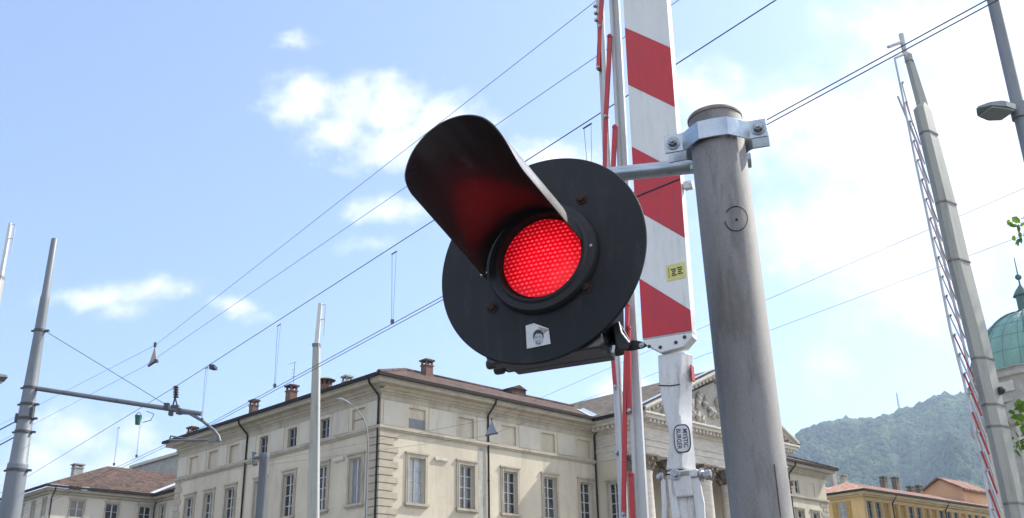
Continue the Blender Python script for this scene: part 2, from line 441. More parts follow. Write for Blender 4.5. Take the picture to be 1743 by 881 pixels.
def forest():
    base = bmesh.new(); bmesh.ops.create_icosphere(base, subdivisions=1, radius=1)
    bv = np.array([v.co[:] for v in base.verts]); bf = np.array([[v.index for v in f.verts] for f in base.faces]); base.free()
    N = 26000
    az = np.concatenate([rng.uniform(12, 34, N), rng.uniform(13, 34, 900)]); t = np.concatenate([1 - rng.random(N) ** 1.3 * 1.0, rng.uniform(.97, 1.02, 900)])
    p = hill_pt(az, t); n = len(p)
    r = rng.uniform(2.4, 5.2, n) * np.where(vnoise(az * 3, t * 12, 9) > .6, 1.2, .9)
    r[N:] *= rng.uniform(.35, .8, 900)
    sc = np.stack([r * rng.uniform(.85, 1.2, n), r * rng.uniform(.85, 1.2, n), r * rng.uniform(.8, 1.35, n)], -1)
    jit = rng.uniform(.72, 1.22, (n, len(bv), 1))
    V = (p[:, None, :] + np.array([0, 0, .35]) * sc[:, None, :] + bv[None] * sc[:, None, :] * jit).reshape(-1, 3)
    Fc = (bf[None] + (np.arange(n) * len(bv))[:, None, None]).reshape(-1, 3)
    me = bpy.data.meshes.new('forest'); me.vertices.add(len(V)); me.vertices.foreach_set('co', V.ravel())
    me.loops.add(Fc.size); me.loops.foreach_set('vertex_index', Fc.ravel().astype(np.int32))
    me.polygons.add(len(Fc)); me.polygons.foreach_set('loop_start', np.arange(0, Fc.size, 3, dtype=np.int32))
    me.materials.append(MATS['forest']); me.update(calc_edges=True); me.validate()
    me.polygons.foreach_set('use_smooth', [True] * len(me.polygons))
    o = bpy.data.objects.new('forest', me); COL.objects.link(o); o['kind'] = 'stuff'
    tag(o, 'hazy green woodland covering the far hillside', 'forest')


forest()
HZ_D = .00023
mb = MB(); mb.bx((np.zeros(3), XV, YV), -1750, 2050, -40, 2000, -1, 372)
mt = bpy.data.materials.new('haze'); mt.use_nodes = True; nt = mt.node_tree; nt.nodes.clear()
pv = nt.nodes.new('ShaderNodeVolumePrincipled'); pv.inputs['Color'].default_value = (.62, .80, 1, 1); pv.inputs['Density'].default_value = HZ_D; pv.inputs['Anisotropy'].default_value = .25
nt.links.new(pv.outputs[0], nt.nodes.new('ShaderNodeOutputMaterial').inputs['Volume']); MATS['haze'] = mt
o = mb.build('haze', 'haze', smooth=0); o['kind'] = 'stuff'; tag(o, 'pale blue summer haze hanging over the valley', 'haze')

# ------------------------------------------------------------------ buildings
TH = R(45.15)
dR = np.array([math.sin(TH), math.cos(TH), 0]); nR = np.array([math.cos(TH), -math.sin(TH), 0])
dL = np.array([-math.cos(TH), math.sin(TH), 0]); nL = np.array([-math.sin(TH), -math.cos(TH), 0])
CN = np.array([-7.489, 55, 0])
FR = (CN, dR, nR); FL = (CN, dL, nL)


def wall(mb, fr, x0, x1, z0, z1, opens):
    """wall sheet in the plane y = 0 of the frame, with real openings (x0, x1, z0, z1, depth, blind)"""
    O, d, n = fr
    pt = lambda x, z, y=0: O + d * x + n * y + ZV * z
    xs = sorted({x0, x1, *[o[0] for o in opens], *[o[1] for o in opens]}); zs = sorted({z0, z1, *[o[2] for o in opens], *[o[3] for o in opens]})
    for i in range(len(xs) - 1):
        for j in range(len(zs) - 1):
            cx, cz = (xs[i] + xs[i + 1]) / 2, (zs[j] + zs[j + 1]) / 2
            if any(o[0] < cx < o[1] and o[2] < cz < o[3] for o in opens): continue
            mb.poly(pt(xs[i], zs[j]), pt(xs[i + 1], zs[j]), pt(xs[i + 1], zs[j + 1]), pt(xs[i], zs[j + 1]))
    for (a, b, c, e, dep, blind) in opens:
        for (p, q) in (((a, c), (a, e)), ((a, e), (b, e)), ((b, e), (b, c)), ((b, c), (a, c))):
            mb.poly(pt(*p), pt(*q), pt(*q, -dep), pt(*p, -dep))
        mb.poly(pt(a, c, -dep), pt(b, c, -dep), pt(b, e, -dep), pt(a, e, -dep)) if blind else None


def window(parent, fr, x0, x1, z0, z1, dep, pane='glass_dark', rows=4, cols=2, sash='wood_sash', surround=.2, mats='stone_trim', sill=True, label=None):
    """timber sash in an opening; pane, stone surround and sill are its own parts"""
    t = .07
    mb = MB(); y0, y1 = -dep + .02, -dep + .09
    mb.bx(fr, x0, x0 + t, y0, y1, z0, z1).bx(fr, x1 - t, x1, y0, y1, z0, z1).bx(fr, x0 + t, x1 - t, y0, y1, z0, z0 + t).bx(fr, x0 + t, x1 - t, y0, y1, z1 - t, z1)
    for c in range(1, cols):
        xc = x0 + (x1 - x0) * c / cols; mb.bx(fr, xc - .05, xc + .05, y0 + .003, y1 + .012, z0 + t, z1 - t)
    for r_ in range(1, rows):
        zc = z0 + (z1 - z0) * r_ / rows
        for c in range(cols):
            mb.bx(fr, x0 + (x1 - x0) * c / cols + .052, x0 + (x1 - x0) * (c + 1) / cols - .052, y0 + .01, y1 - .015, zc - .025, zc + .025)
    w = mb.build('window', sash, parent, 0)
    if label: w['label'] = label
    mb = MB(); mb.bx(fr, x0 + .01, x1 - .01, -dep - .03, -dep + .035, z0 + .01, z1 - .01); mb.build('pane', pane, w, 0)
    if surround:
        s = surround; mb = MB(); p = .07
        mb.bx(fr, x0 - s, x0 - .003, .002, p, z0, z1 + s).bx(fr, x1 + .003, x1 + s, .002, p, z0, z1 + s).bx(fr, x0 - .003, x1 + .003, .002, p, z1 + .003, z1 + s)
        mb.bx(fr, x0 - s - .07, x1 + s + .07, .004, p + .06, z1 + s, z1 + s + .09)
        mb.bx(fr, x0 - s * .45, x0 - .006, p, p + .025, z0, z1 + s * .5).bx(fr, x1 + .006, x1 + s * .45, p, p + .025, z0, z1 + s * .5)
        mb.build('surround', mats, w, 0)
    if sill:
        mb = MB(); mb.bx(fr, x0 - surround - .08, x1 + surround + .08, .004, .19, z0 - .14, z0 - .004).bx(fr, x0 - surround, x1 + surround, .003, .11, z0 - .22, z0 - .143)
        mb.build('sill', mats, w, 0)
    return w


def pipe(parent, fr, x, z0, z1, eave, r=.06, y=.1):
    O, d, n = fr; q = lambda yy, z: O + d * x + n * yy + ZV * z
    mb = MB(); mb.tube([q(y, z0), q(y, z1 - 1.0), q(y + .04, z1 - .85), q(eave - .1, z1 - .25), q(eave - .05, z1)], r, 8)
    for z in np.arange(z0 + 1.5, z1 - 1, 2.4): mb.lathe(q(y, z), ZV, [(r + .018, 0), (r + .018, .06)], 8)
    return mb.build('downpipe', 'gutter', parent)


def chimney(parent, c, z0, z1, w, ax, mt='brick', pot=True):
    mb = MB(); c = np.array([c[0], c[1], 0.])
    h = z1 - z0
    mb.box(c + ZV * (z0 + (h - .45) / 2), (w, w * .9, h - .45), (ax[0], ax[1], ZV))
    mb.box(c + ZV * (z1 - .41), (w * 1.16, w * 1.06, .08), (ax[0], ax[1], ZV))
    for i in (-1, 1):
        for j in (-1, 1): mb.box(c + ax[0] * i * w * .4 + ax[1] * j * w * .34 + ZV * (z1 - .24), (w * .2, w * .2, .26), (ax[0], ax[1], ZV))
    ch = mb.build('chimney', mt, parent, 0)
    mb = MB(); mb.box(c + ZV * (z1 - .055), (w * 1.3, w * 1.2, .11), (ax[0], ax[1], ZV)); mb.box(c + ZV * (z1 + .03), (w * .8, w * .75, .06), (ax[0], ax[1], ZV))
    mb.build('cap', 'roof_brown' if mt == 'brick' else mt, ch, 0)
    return ch


EAVE, OV, TAN = 16.2, .95, math.tan(R(21.5))
villa = thing('corner_villa', 'large beige two winged villa with grey stone quoins, brown tiled hip roof and columned portico', 'building', CN)
LOW_R = [2.62, 6.42, 10.0, 13.55, 17.0]; LOW_R2 = [44.13 - 2.6, 44.13, 46.65]
LOW_L = [2.12, 5.48, 8.95, 12.27, 15.9, 18.72, 21.38]
ow = .585; zl0, zl1 = 9.43, 11.97; hw = .62; zu0, zu1 = 13.62, 14.8
blindR = {0: True, 1: True, 2: True, 3: True, 4: True}
liveL = {1, 2, 3}
mb = MB()
op = [(x - ow, x + ow, zl0, zl1, .28, False) for x in LOW_R] + [(x - hw, x + hw, zu0, zu1, .14, True) for x in LOW_R]
op += [(x - ow, x + ow, zl0 + .6, zl1 + .3, .28, False) for x in LOW_R2[1:]] + [(LOW_R2[1] - .3, LOW_R2[1] + .35, zu0 + .1, zu1, .2, False), (LOW_R2[2] - .4, LOW_R2[2] + .4, zu0 + .05, zu1, .08, True)]
op += [(x - ow, x + ow, 3.2, 6.0, .28, False) for x in LOW_R]
wall(mb, FR, 0, 49, 0, 15.95, op)
opL = [(x - ow, x + ow, zl0, zl1, .2, False) for x in LOW_L] + [(x - (.5 if i in liveL else .6), x + (.5 if i in liveL else .6), zu0, zu1, .16 if i not in liveL else .25, i not in liveL) for i, x in enumerate(LOW_L)]
opL += [(x - ow, x + ow, 3.2, 6.0, .28, False) for x in LOW_L]
wall(mb, FL, 0, 23.7, 0, 15.95, opL)
for fr_, xs_ in ((FR, LOW_R), (FL, LOW_L)):
    for x in xs_: window(villa, fr_, x - ow, x + ow, 3.2, 6.0, .28)
q = lambda a, c, z: CN + dR * a + dL * c + ZV * z
for (a, b) in (((0, 23.7), (16, 23.7)), ((16, 23.7), (16, 16)), ((16, 16), (49, 16)), ((49, 16), (49, 0))):
    mb.poly(q(*a, 0), q(*b, 0), q(*b, 15.95), q(*a, 15.95))
mb.build('wall', 'stucco', villa, 0)
# raised pale panels of the attic storey
mb = MB(); ed = [.17] + [c for x in LOW_R for c in (x - .86, x + .86)] + [18.0]
for i in range(0, len(ed), 2):
    if ed[i + 1] - ed[i] > .3: MB().bx(FR, ed[i], ed[i + 1], .002, .035, zu0 - .04, 14.98).build('attic_panel', 'stucco_pale', villa, 0)
ed = [.25] + [c for x in LOW_L for c in (x - .9, x + .9)] + [23.5]
for i in range(0, len(ed), 2):
    if ed[i + 1] - ed[i] > .3: MB().bx(FL, ed[i], ed[i + 1], .002, .035, zu0 - .04, 14.98).build('attic_panel', 'stucco_pale', villa, 0)
mb = MB(); mb.bx(FR, 0, 18.15, .002, .03, 15.0, 15.3).bx(FL, .0, 23.7, .003, .031, 15.0, 15.3); mb.build('frieze', 'stone_trim', villa, 0)
# string course, frieze moulding and cornice
mb = MB()
for fr, L, e in ((FR, 18.1, 0), (FL, 23.75, .02)):
    x0 = -.16 if fr is FR else 0
    mb.bx(fr, x0, L, .003 if fr is FR else .005, .16, 13.36, 13.52).bx(fr, x0 + (.04 if fr is FR else 0), L, .004, .10, 13.26, 13.358)
mb.build('string_course', 'stone_trim', villa, 0)
MB().bx(FR, 35.4, 49.1, .003, .16, 13.36, 13.52).bx(FR, 35.4, 49.08, .004, .10, 13.26, 13.358).build('string_course', 'stone_trim', villa, 0)
mb = MB()
cb3 = [MB(), MB()]
for (y, z0, z1) in ((.08, 15.30, 15.42), (.16, 15.42, 15.56), (.38, 15.70, 15.80), (.74, 15.80, 16.02)):
    cb3[0].bx(FR, -y, 18.2, .002, y, z0 + .001, z1).bx(FL, 0, 23.7 + y, .002, y, z0 + .001, z1); cb3[1].bx(FR, 35.4, 49 + y, .002, y, z0 + .001, z1)
for fr, a, b in ((FR, .0, 18.2), (FL, .0, 23.7), (FR, 35.4, 49)):      # cove
    O, d, n = fr; cb3[1 if a > 30 else 0].prism([O + d * a + n * y + ZV * z for y, z in ((.003, 15.561), (.16, 15.561), (.30, 15.62), (.37, 15.7), (.003, 15.7))], d * (b - a))
for m_ in cb3: m_.build('cornice', 'stone_trim', villa, 0)
# hip roof over the two wings
e, b_ = OV, 8.95; zr = EAVE + b_ * TAN
rp = lambda a, c, z: CN + dR * a + dL * c + ZV * z
E_ = {k: rp(*v, EAVE) for k, v in dict(A=(-e, -e), B=(49 + e, -e), C=(49 + e, 16 + e), D=(16 + e, 16 + e), E=(16 + e, 23.7 + e), F=(-e, 23.7 + e)).items()}
P1, P2, P3 = rp(8, 8, zr), rp(49 + e - b_, 8, zr), rp(8, 23.7 + e - b_, zr)
mb = MB()
for pl in ((E_['A'], E_['B'], P2, P1), (E_['B'], E_['C'], P2), (E_['C'], E_['D'], P1, P2), (E_['D'], E_['E'], P3, P1), (E_['E'], E_['F'], P3), (E_['F'], E_['A'], P1, P3)): mb.poly(*pl)
roof = mb.build('roof', 'roof_brown', villa, 0)
mb = MB()
for a, c in ((E_['A'], P1), (P1, P2), (P1, P3), (E_['B'], P2)): mb.tube([a + ZV * .02, c + ZV * .02], .12, 8)
mb.build('ridge_tile', 'roof_brown', roof)
mb = MB()   # gutter and soffit
for fr, a, b2 in ((FR, -.95, 17.3), (FL, -.95, 24.65), (FR, 35.9, 49.95)):
    MB().bx(fr, a, b2, .80, .97, 16.06, 16.24).build('gutter', 'gutter', villa, 0)
mb = MB(); mb.bx(FR, -.8, 49.8, -.5, .8, 16.03, 16.058); mb.bx(FL, .01, 24.5, -.5, .8, 16.025, 16.055); mb.build('soffit', 'stone_grey', villa, 0)
for fr, x in ((FL, .12), (FR, 8.13), (FR, 18.02), (FL, 14.17), (FR, 42.9)): pipe(villa, fr, x, .1, 16.08, .9)
# quoins
mb = MB(); z = .3; k = 0; qb = [MB(), MB(), MB()]
while z < 13.0:
    w = 1.27 if k % 2 == 0 else .94
    qb[0].bx(FR, -.075, w, .002, .075, z, z + .355); qb[0].bx(FL, .0, w if k % 2 else w * .75, .002, .076, z, z + .355)
    qb[1].bx(FL, 23.7 - (w if k % 2 else .75), 23.74, .002, .05, z, z + .355); qb[2].bx(FR, 49 - w, 49.05, .002, .05, z, z + .355)
    z += .42; k += 1
for m_ in qb: m_.build('quoin', 'stone_trim', villa, 0, bevel=.012)
for i, x in enumerate(LOW_R):
    window(villa, FR, x - ow, x + ow, zl0, zl1, .28, 'glass_curtain' if i == 0 else ('glass_half' if i in (1, 3) else 'glass_dark'), label='tall sash window with pale curtains' if i == 0 else None)
for i, x in enumerate(LOW_L):
    window(villa, FL, x - ow, x + ow, zl0, zl1, .2, 'shutter_grey' if i in (0, 3) else ('glass_half' if i in (1, 5) else 'glass_dark'), rows=1 if i in (0, 3) else 4)
    if i in liveL: window(villa, FL, x - .5, x + .5, zu0, zu1, .25, rows=2, surround=0, sill=False, sash='shutter_grey')
mb = MB()  # blind window with half drawn boards
mb.bx(FR, LOW_R[0] - hw + .02, LOW_R[0] + hw - .02, -.135, -.10, zu0 + .02, zu0 + .58)
for xx in np.arange(LOW_R[0] - hw + .1, LOW_R[0] + hw, .12): mb.bx(FR, xx, xx + .05, -.1, -.085, zu0 + .02, zu0 + .58)
mb.build('blind_board', 'shutter_grey', villa, 0)
mb = MB(); mb.bx(FL, LOW_L[0] - .6, LOW_L[0] + .6, -.155, -.12, zu0 + .55, zu0 + .62); mb.build('blind_rail', 'shutter_grey', villa, 0)
for x in LOW_R2[1:]: window(villa, FR, x - ow, x + ow, zl0 + .6, zl1 + .3, .28, surround=.16)
window(villa, FR, LOW_R2[1] - .3, LOW_R2[1] + .35, zu0 + .1, zu1, .2, rows=2, cols=1, surround=0, sill=False)
for fr, x, z in ((FR, 4.42, 12.02), (FL, 3.75, 12.05)):
    mb = MB(); mb.bx(fr, x - .5, x + .5, .003, .12, z, z + .16).bx(fr, x - .45, x + .45, .003, .07, z - .06, z - .002); mb.build('wall_bracket', 'stucco_pale', villa, 0)
mb = MB(); mb.bx(FR, 7.35, 7.95, .002, .012, 6, 13.2); mb.build('patched_strip', 'stone_grey', villa, 0)
mb = MB(); mb.tube([at(594, 864, 57.2), at(594, 864, 57.2) + nL * .12], .05, 8)
# chimneys: (u, v top, set back from the left eave, width, kind)
for (u, v, sb, w, mt) in ((433, 681, 3.2, .52, 'brick'), (497, 656, 3.2, .62, 'brick'), (591, 640, 3.0, .5, 'stone_grey'), (328, 727, 3.0, .6, 'brick')):
    p = on(u, v, CN - nL * sb, nL); chimney(villa, p, EAVE + (sb - .6) * TAN, p[2], w, (dL, nL), mt)
p = on(727, 614, CN - nR * 6.5, nR); chimney(villa, p, p[2] - 1.6, p[2] + .05, .62, (dR, nR))
p = on(555, 643, CN - nL * 3.2, nL)
mb = MB(); mb.lathe((p[0], p[1], EAVE + 1.0), ZV, [(.42, 0), (.42, p[2] - EAVE - 1.5)], 14)
for k in range(8): mb.box((p[0] + .36 * math.cos(k * .785), p[1] + .36 * math.sin(k * .785), p[2] - .36), (.12, .12, .3))
mb.lathe((p[0], p[1], p[2] - .22), ZV, [(.62, 0), (.66, .05), (.4, .16), (.12, .24)], 14)
o = mb.build('chimney', 'brick', villa); o['label'] = 'round brick chimney under a wide conical cap'
p = on(497, 652, CN - nL * 3.2, nL)
mb = MB(); a0 = np.array([p[0] + .1, p[1], p[2]]); mb.tube([a0, a0 + ZV * 1.55], .018, 6)
for h, L in ((.5, .35), (.75, .3), (1.0, .28), (1.5, .75)): mb.tube([a0 + ZV * h - dL * L * .3, a0 + ZV * h + dL * L], .012, 5)
mb.build('aerial', 'wire', villa)
p = on(875, 664, CN - nR * 7.6, nR)
mb = MB(); mb.box((p[0], p[1], p[2] - .25), (1.5, 1.0, .55), (dR, nR, ZV)); mb.prism([p + dR * -.85 + nR * .6, p + nR * .6 + ZV * .3, p + dR * .85 + nR * .6], -nR * 1.3); mb.build('roof_hatch', 'roof_brown', villa, 0)
mb = MB(); v0 = rp(18.0, -.75, EAVE + .12); v1 = rp(18.0 - .9 + 4.2 * 0, 4.0, EAVE + 4.9 * TAN)
v1 = on(1004 - 17, 691, CN - nR * 4.2, nR); v0 = on(1015, 722, CN + nR * .8, nR)

# portico: columns, entablature, pediment, gabled roof
FP = CN + nR * 4.3
FPR = (FP, dR, nR)
pa, pb = 18.2, 35.35
mb = MB()
side = (CN + dR * pa, nR, -dR)
wall(mb, side, 0, 2.5, 0, 13.4, [(.95, 1.9, 8.6, 11.9, .25, False)])
side2 = (CN + dR * pb, nR, dR); mc_ = MB(); wall(mc_, side2, 0, 2.5, 0, 13.4, [])
mb.bx((CN, dR, nR), pa + .3, pb - .3, 2.2, 2.5, 0, 13.4) if False else None
mb.poly(CN + dR * pa + nR * 2.5, CN + dR * (pa + .6) + nR * 2.5, CN + dR * (pa + .6) + nR * 2.5 + ZV * 13.4, CN + dR * pa + nR * 2.5 + ZV * 13.4)
mb.build('portico_wall', 'stucco', villa, 0); mc_.build('portico_wall', 'stucco', villa, 0)
window(villa, side, .95, 1.9, 8.6, 11.9, .25, surround=.12, rows=5)
mb = MB()   # entablature: architrave, frieze, stepped mouldings
for (o_, z0, z1) in ((0, 13.42, 13.95), (.05, 13.951, 14.35), (.12, 14.351, 14.45), (.0, 14.451, 15.2), (.14, 15.201, 15.32)):
    mb.bx(FPR, pa - o_, pb + o_, -1.3, o_, z0, z1)
    mb.bx(FPR, pa - o_, pa + 1.2, -4.25, -1.302, z0, z1); mb.bx(FPR, pb - 1.2, pb + o_, -4.25, -1.302, z0, z1)
mb.build('entablature', 'travertine', villa, 0)
mb = MB()
mb.bx(FPR, pa - .75, pb + .75, -1.3, .75, 15.62, 15.85); mb.bx(FPR, pa - .75, pa + 1, -4.25, -1.302, 15.62, 15.85); mb.bx(FPR, pa - .9, pb + .9, -1.3, .9, 15.851, 15.98); mb.bx(FPR, pa - .9, pa + 1, -4.3, -1.302, 15.851, 15.98)
for x in np.arange(pa - .2, pb + .3, .42): mb.bx(FPR, x, x + .22, .14, .62, 15.4, 15.615)
for y in np.arange(-4.0, .1, .42): mb.bx(FPR, pa - .62, pa - .14, y, y + .22, 15.4, 15.615)
mb.bx(FPR, pa - .2, pb + .2, -1.3, .18, 15.321, 15.62); mb.bx(FPR, pa - .18, pa + 1, -4.25, -1.302, 15.321, 15.62)
mb.build('dentil_cornice', 'travertine', villa, 0)
mc = (pa + pb) / 2; hwid = (pb - pa) / 2 + 1.2; ap = 20.35
pt = lambda x, y, z: FP + dR * x + nR * y + ZV * z
sl_ = (ap - 15.98) / hwid
mb = MB(); mb.prism([pt(mc - hwid + 1.2, -.1, 15.985), pt(mc + hwid - 1.2, -.1, 15.985), pt(mc, -.1, ap - .75)], -nR * .6); mb.build('tympanum', 'stone_grey', villa, 0)
mb = MB()
for s in (-1, 1):
    q0, q1 = (lambda x, y, dz: pt(mc + s * (hwid - x), y, 15.99 + sl_ * x + dz)), None
    for (y1, d0, d1) in ((.9, -.02, .14), (.6, -.22, -.025), (.2, -.42, -.225)):
        a = [q0(.35, -1.2, d0), q0(.35, y1, d0), q0(.35, y1, d1), q0(.35, -1.2, d1)]; b = [q0(hwid, -1.2, d0), q0(hwid, y1, d0), q0(hwid, y1, d1), q0(hwid, -1.2, d1)]
        mb.loft([a, b])
    for x in np.arange(1.2, hwid - .4, .46):
        c = q0(x, .36, -.32); mb.box(c, (.2, .32, .18), (dR, nR, ZV))
mb.build('raking_cornice', 'travertine', villa, 0)
mb = MB()   # carved figures in the pediment
for k in range(46):
    x = random.uniform(-hwid + 3.2, hwid - 3.2); hmax = (hwid - abs(x)) * sl_ - 1.15
    if hmax < .4: continue
    z = 16.1 + random.uniform(0, max(.1, hmax - .4)); h = random.uniform(.35, .9)
    mb.tube([pt(mc + x, -.05, z), pt(mc + x + random.uniform(-.3, .3), .08, z + h * .5), pt(mc + x + random.uniform(-.3, .3), .02, min(z + h, 15.98 + hmax + .2))], [.16, .2, .1], 7)
    mb.ball(pt(mc + x, .06, min(z + h * .8, 15.9 + hmax)), .14, 8)
mb.build('pediment_relief', 'stone_grey', villa)
mb = MB(); rz = ap + .16
for s in (-1, 1):
    mb.poly(pt(mc + s * (hwid + .05), .75, 16.14), pt(mc, .75, rz + .02), pt(mc, -16, rz + .02), pt(mc + s * (hwid + .05), -16, 16.14))
mb.build('portico_roof', 'roof_grey', villa, 0)
mb = MB()   # lead valley between villa roof and portico roof, lead strip along the pediment
xv = lambda y: mc - hwid - .05 + (EAVE + (y + OV) * TAN - 16.14) / ((rz - 16.12) / (hwid + .05))
vs = []
for y in (-.8, 4.6):
    for dx in (-.42, .0, .42):
        x = xv(y) + dx
        zz = max(EAVE + (y + OV) * TAN, 16.14 + (x - (mc - hwid - .05)) * (rz - 16.12) / (hwid + .05)) + .05
        vs.append(CN + dR * x - nR * y + ZV * zz)
mb.add(vs, [(0, 1, 4, 3), (1, 2, 5, 4)])
for s in (-1,):
    f_ = (rz - 16.12) / (hwid + .05)
    mb.poly(pt(mc - hwid + .3, .5, 16.24 + .35 * f_), pt(mc - hwid + .3, -.1, 16.24 + .35 * f_), pt(mc - .4, -.1, 16.24 + (hwid - .35) * f_), pt(mc - .4, .5, 16.24 + (hwid - .35) * f_))
mb.build('lead_flashing', 'lead_flashing', villa, 0)
mb = MB(); mb.bx(FPR, pa - 1.15, pa - .95, -4.4, .9, 15.99, 16.15); mb.bx(FR, 16.8, 18.0, .8, .96, 16.07, 16.23); mb.build('gutter', 'gutter', villa, 0)
for k in range(6):
    c = FP + dR * (18.5 + 3.32 * k) - nR * .68
    mb = MB(); mb.lathe(c, ZV, [(.95, 0), (.95, .3), (.86, .4), (.9, .55), (.78, .7), (.74, 1.2), (.72, 5), (.69, 9), (.64, 12.2), (.68, 12.28), (.68, 12.38), (.62, 12.42)], 28)
    cl_ = mb.build('column', 'travertine', villa)
    mb = MB(); mb.lathe(c, ZV, [(.62, 12.421), (.66, 12.6), (.7, 12.9), (.8, 13.2), (.9, 13.3)], 20)
    for j in range(16):
        a = j * math.pi / 8; dv = np.array([math.cos(a), math.sin(a), 0]); h0 = 12.45 if j % 2 else 12.75
        mb.tube([c + dv * .62 + ZV * h0, c + dv * .76 + ZV * (h0 + .25), c + dv * .92 + ZV * (h0 + .36), c + dv * .95 + ZV * (h0 + .26)], [.13, .14, .1, .05], 6)
    for i in (-1, 1):
        for j in (-1, 1): mb.ball(c + dR * i * .72 + nR * j * .72 + ZV * 13.16, .16, 8)
    mb.box(c + ZV * 13.36, (1.72, 1.72, .12), (dR, nR, ZV)); mb.build('capital', 'capital_stone', cl_)
mb = MB(); mb.bx(FPR, pa - .6, pb + .6, -4.2, 1.2, .134, .5); mb.build('portico_step', 'stone_grey', villa, 0)

# --- house behind on the left
H0 = at(88, 826, 97); zE = H0[2]; HB = np.array([H0[0], H0[1], 0])
rear = thing('rear_house', 'pale house with brown hipped roof standing behind the villa, left of it', 'building', HB)
GR = (HB, dR, nR); GL = (HB, dL, nL)
def RR(u, v): p = on(u, v, HB, nR) - HB; return p @ dR, p[2]
def LL(u, v): p = on(u, v, HB, nL) - HB; return p @ dL, p[2]
zoomR = lambda x, y: (x / 3.134, 600 + y / 3.134)
wr = []
for (x0, y0, x1, y1) in ((380, 785, 445, 848), (568, 800, 628, 866), (745, 820, 800, 884)):
    a = RR(*zoomR(x0, y0)); b = RR(*zoomR(x1, y1)); wr.append((a[0], b[0], b[1], a[1]))
wl = []
for (x0, y0, x1, y1) in ((225, 782, 250, 850), (165, 800, 190, 866), (105, 820, 128, 882)):
    a = LL(*zoomR(x1, y0)); b = LL(*zoomR(x0, y1)); wl.append((a[0], b[0], b[1], a[1]))
zt = np.mean([w[3] for w in wr + wl]); zb = zt - 1.55
wr = [(a, b, zb, zt) for a, b, _, _ in wr]; wl = [(a, b, zb, zt) for a, b, _, _ in wl]
xj = RR(266, 855)[0]
mb = MB(); wall(mb, GR, 0, xj, 0, zE - .25, [(*w, .2, False) for w in wr]); wall(mb, GL, 0, 26, 0, zE - .25, [(*w, .2, False) for w in wl])
WJ = (HB + dR * xj, nR, -dR)
wv0 = zoomR(855, 822); wv1 = zoomR(878, 882)
pj0 = on(*wv0, HB + dR * xj, dR) - HB - dR * xj; pj1 = on(*wv1, HB + dR * xj, dR) - HB - dR * xj
xa, xb = sorted((pj0 @ nR, pj1 @ nR))
wall(mb, WJ, 0, 14, 0, zE - .25, [(xa, xb, zb, zt, .2, False)])
q = lambda a, c, z: HB + dR * a + dL * c + ZV * z
for (a, b) in (((0, 26), (xj + 14, 26)), ((xj + 14, 26), (xj + 14, -14)), ((xj + 14, -14), (xj, -14))): mb.poly(q(*a, 0), q(*b, 0), q(*b, zE - .25), q(*a, zE - .25))
mb.build('wall', 'stucco_pale', rear, 0)
for w in wr: window(rear, GR, *w, .2, rows=2, surround=.13, sill=False)
for w in wl: window(rear, GL, *w, .2, rows=2, surround=.13, sill=False)
window(rear, WJ, xa, xb, zb, zt, .2, rows=2, surround=.1, sill=False)
mb = MB()
for y, z0, z1 in ((.25, zE - .75, zE - .5), (.6, zE - .499, zE - .25)): mb.bx(GR, -y, xj, .002, y, z0, z1).bx(GL, 0, 26, .002, y, z0, z1).bx(WJ, y + .01, 14, .002, y, z0, z1)
mb.bx(GR, -.1, xj, .002, .1, zb - .5, zb - .3).bx(GL, 0, 26, .002, .1, zb - .5, zb - .3)
mb.build('cornice', 'stone_trim', rear, 0)
mb = MB(); mb.bx(GR, -.9, xj - .9, .75, .9, zE - .24, zE - .03).bx(GL, -.75, 26, .75, .9, zE - .24, zE - .03).bx(WJ, .9, 14, .75, .9, zE - .24, zE - .03); mb.build('gutter', 'gutter', rear, 0)
pa_ = at(183, 793, 97); dv = ray(183, 793); Yp = HB[0] / dv[0]; apx = EYE + dv * Yp; bq = min(14, max(7, (apx[1] - HB[1]) / 1.414))
zq = apx[2]; e = .9; slope = (zq - zE) / (bq + e)
q = lambda a, c, z: HB + dR * a + dL * c + ZV * z
L2 = xj + bq
mb = MB()
mb.poly(q(-e, -e, zE), q(xj - e, -e, zE), q(L2, bq, zq), q(bq, bq, zq)); mb.poly(q(-e, -e, zE), q(bq, bq, zq), q(bq, 26, zq), q(-e, 26, zE))
mb.poly(q(xj - e, -e, zE), q(xj - e, -14, zE), q(L2, -14, zq), q(L2, bq, zq)); mb.poly(q(L2, bq, zq), q(L2, -14, zq), q(xj + 2 * bq, -14, zE), q(xj + 2 * bq, bq, zE)); mb.poly(q(bq, bq, zq), q(L2, bq, zq), q(L2, 2 * bq, zE), q(bq, 2 * bq, zE))
mb.build('roof', 'roof_brown', rear, 0)
mb = MB(); p0, p1 = q(xj - e, -e, zE + .06), q(L2, bq, zq + .06); mb.poly(p0 - dR * .35, p0 + dR * .35, p1 + dR * .35, p1 - dR * .35); mb.build('valley_flashing', 'lead_flashing', rear, 0)
p = on(133, 790, q(2.5, 10, 0), nR); chimney(rear, p, p[2] - 3, p[2], .95, (dR, nR), 'stone_grey')
pipe(rear, GR, .15, 0, zE - .2, .8); pipe(rear, GR, xj - .2, 0, zE - .2, .8)
mb = MB(); c0 = at(226, 792, 128); c1 = at(318, 802, 118)
blk = thing('roof_block', 'flat grey rooftop storey rising behind the brown hipped roof', 'building', (c0[0], c0[1], 0))
n_ = nrm(np.array([(c1 - c0)[1], -(c1 - c0)[0], 0])); L_ = np.linalg.norm((c1 - c0)[:2]); d_ = nrm(np.array([*(c1 - c0)[:2], 0])); fb_ = (np.array([c0[0], c0[1], 0]), d_, n_)
mb.bx(fb_, 0, L_, -8, 0, 0, c0[2] - .35); mb.build('wall', 'stone_grey', blk, 0)
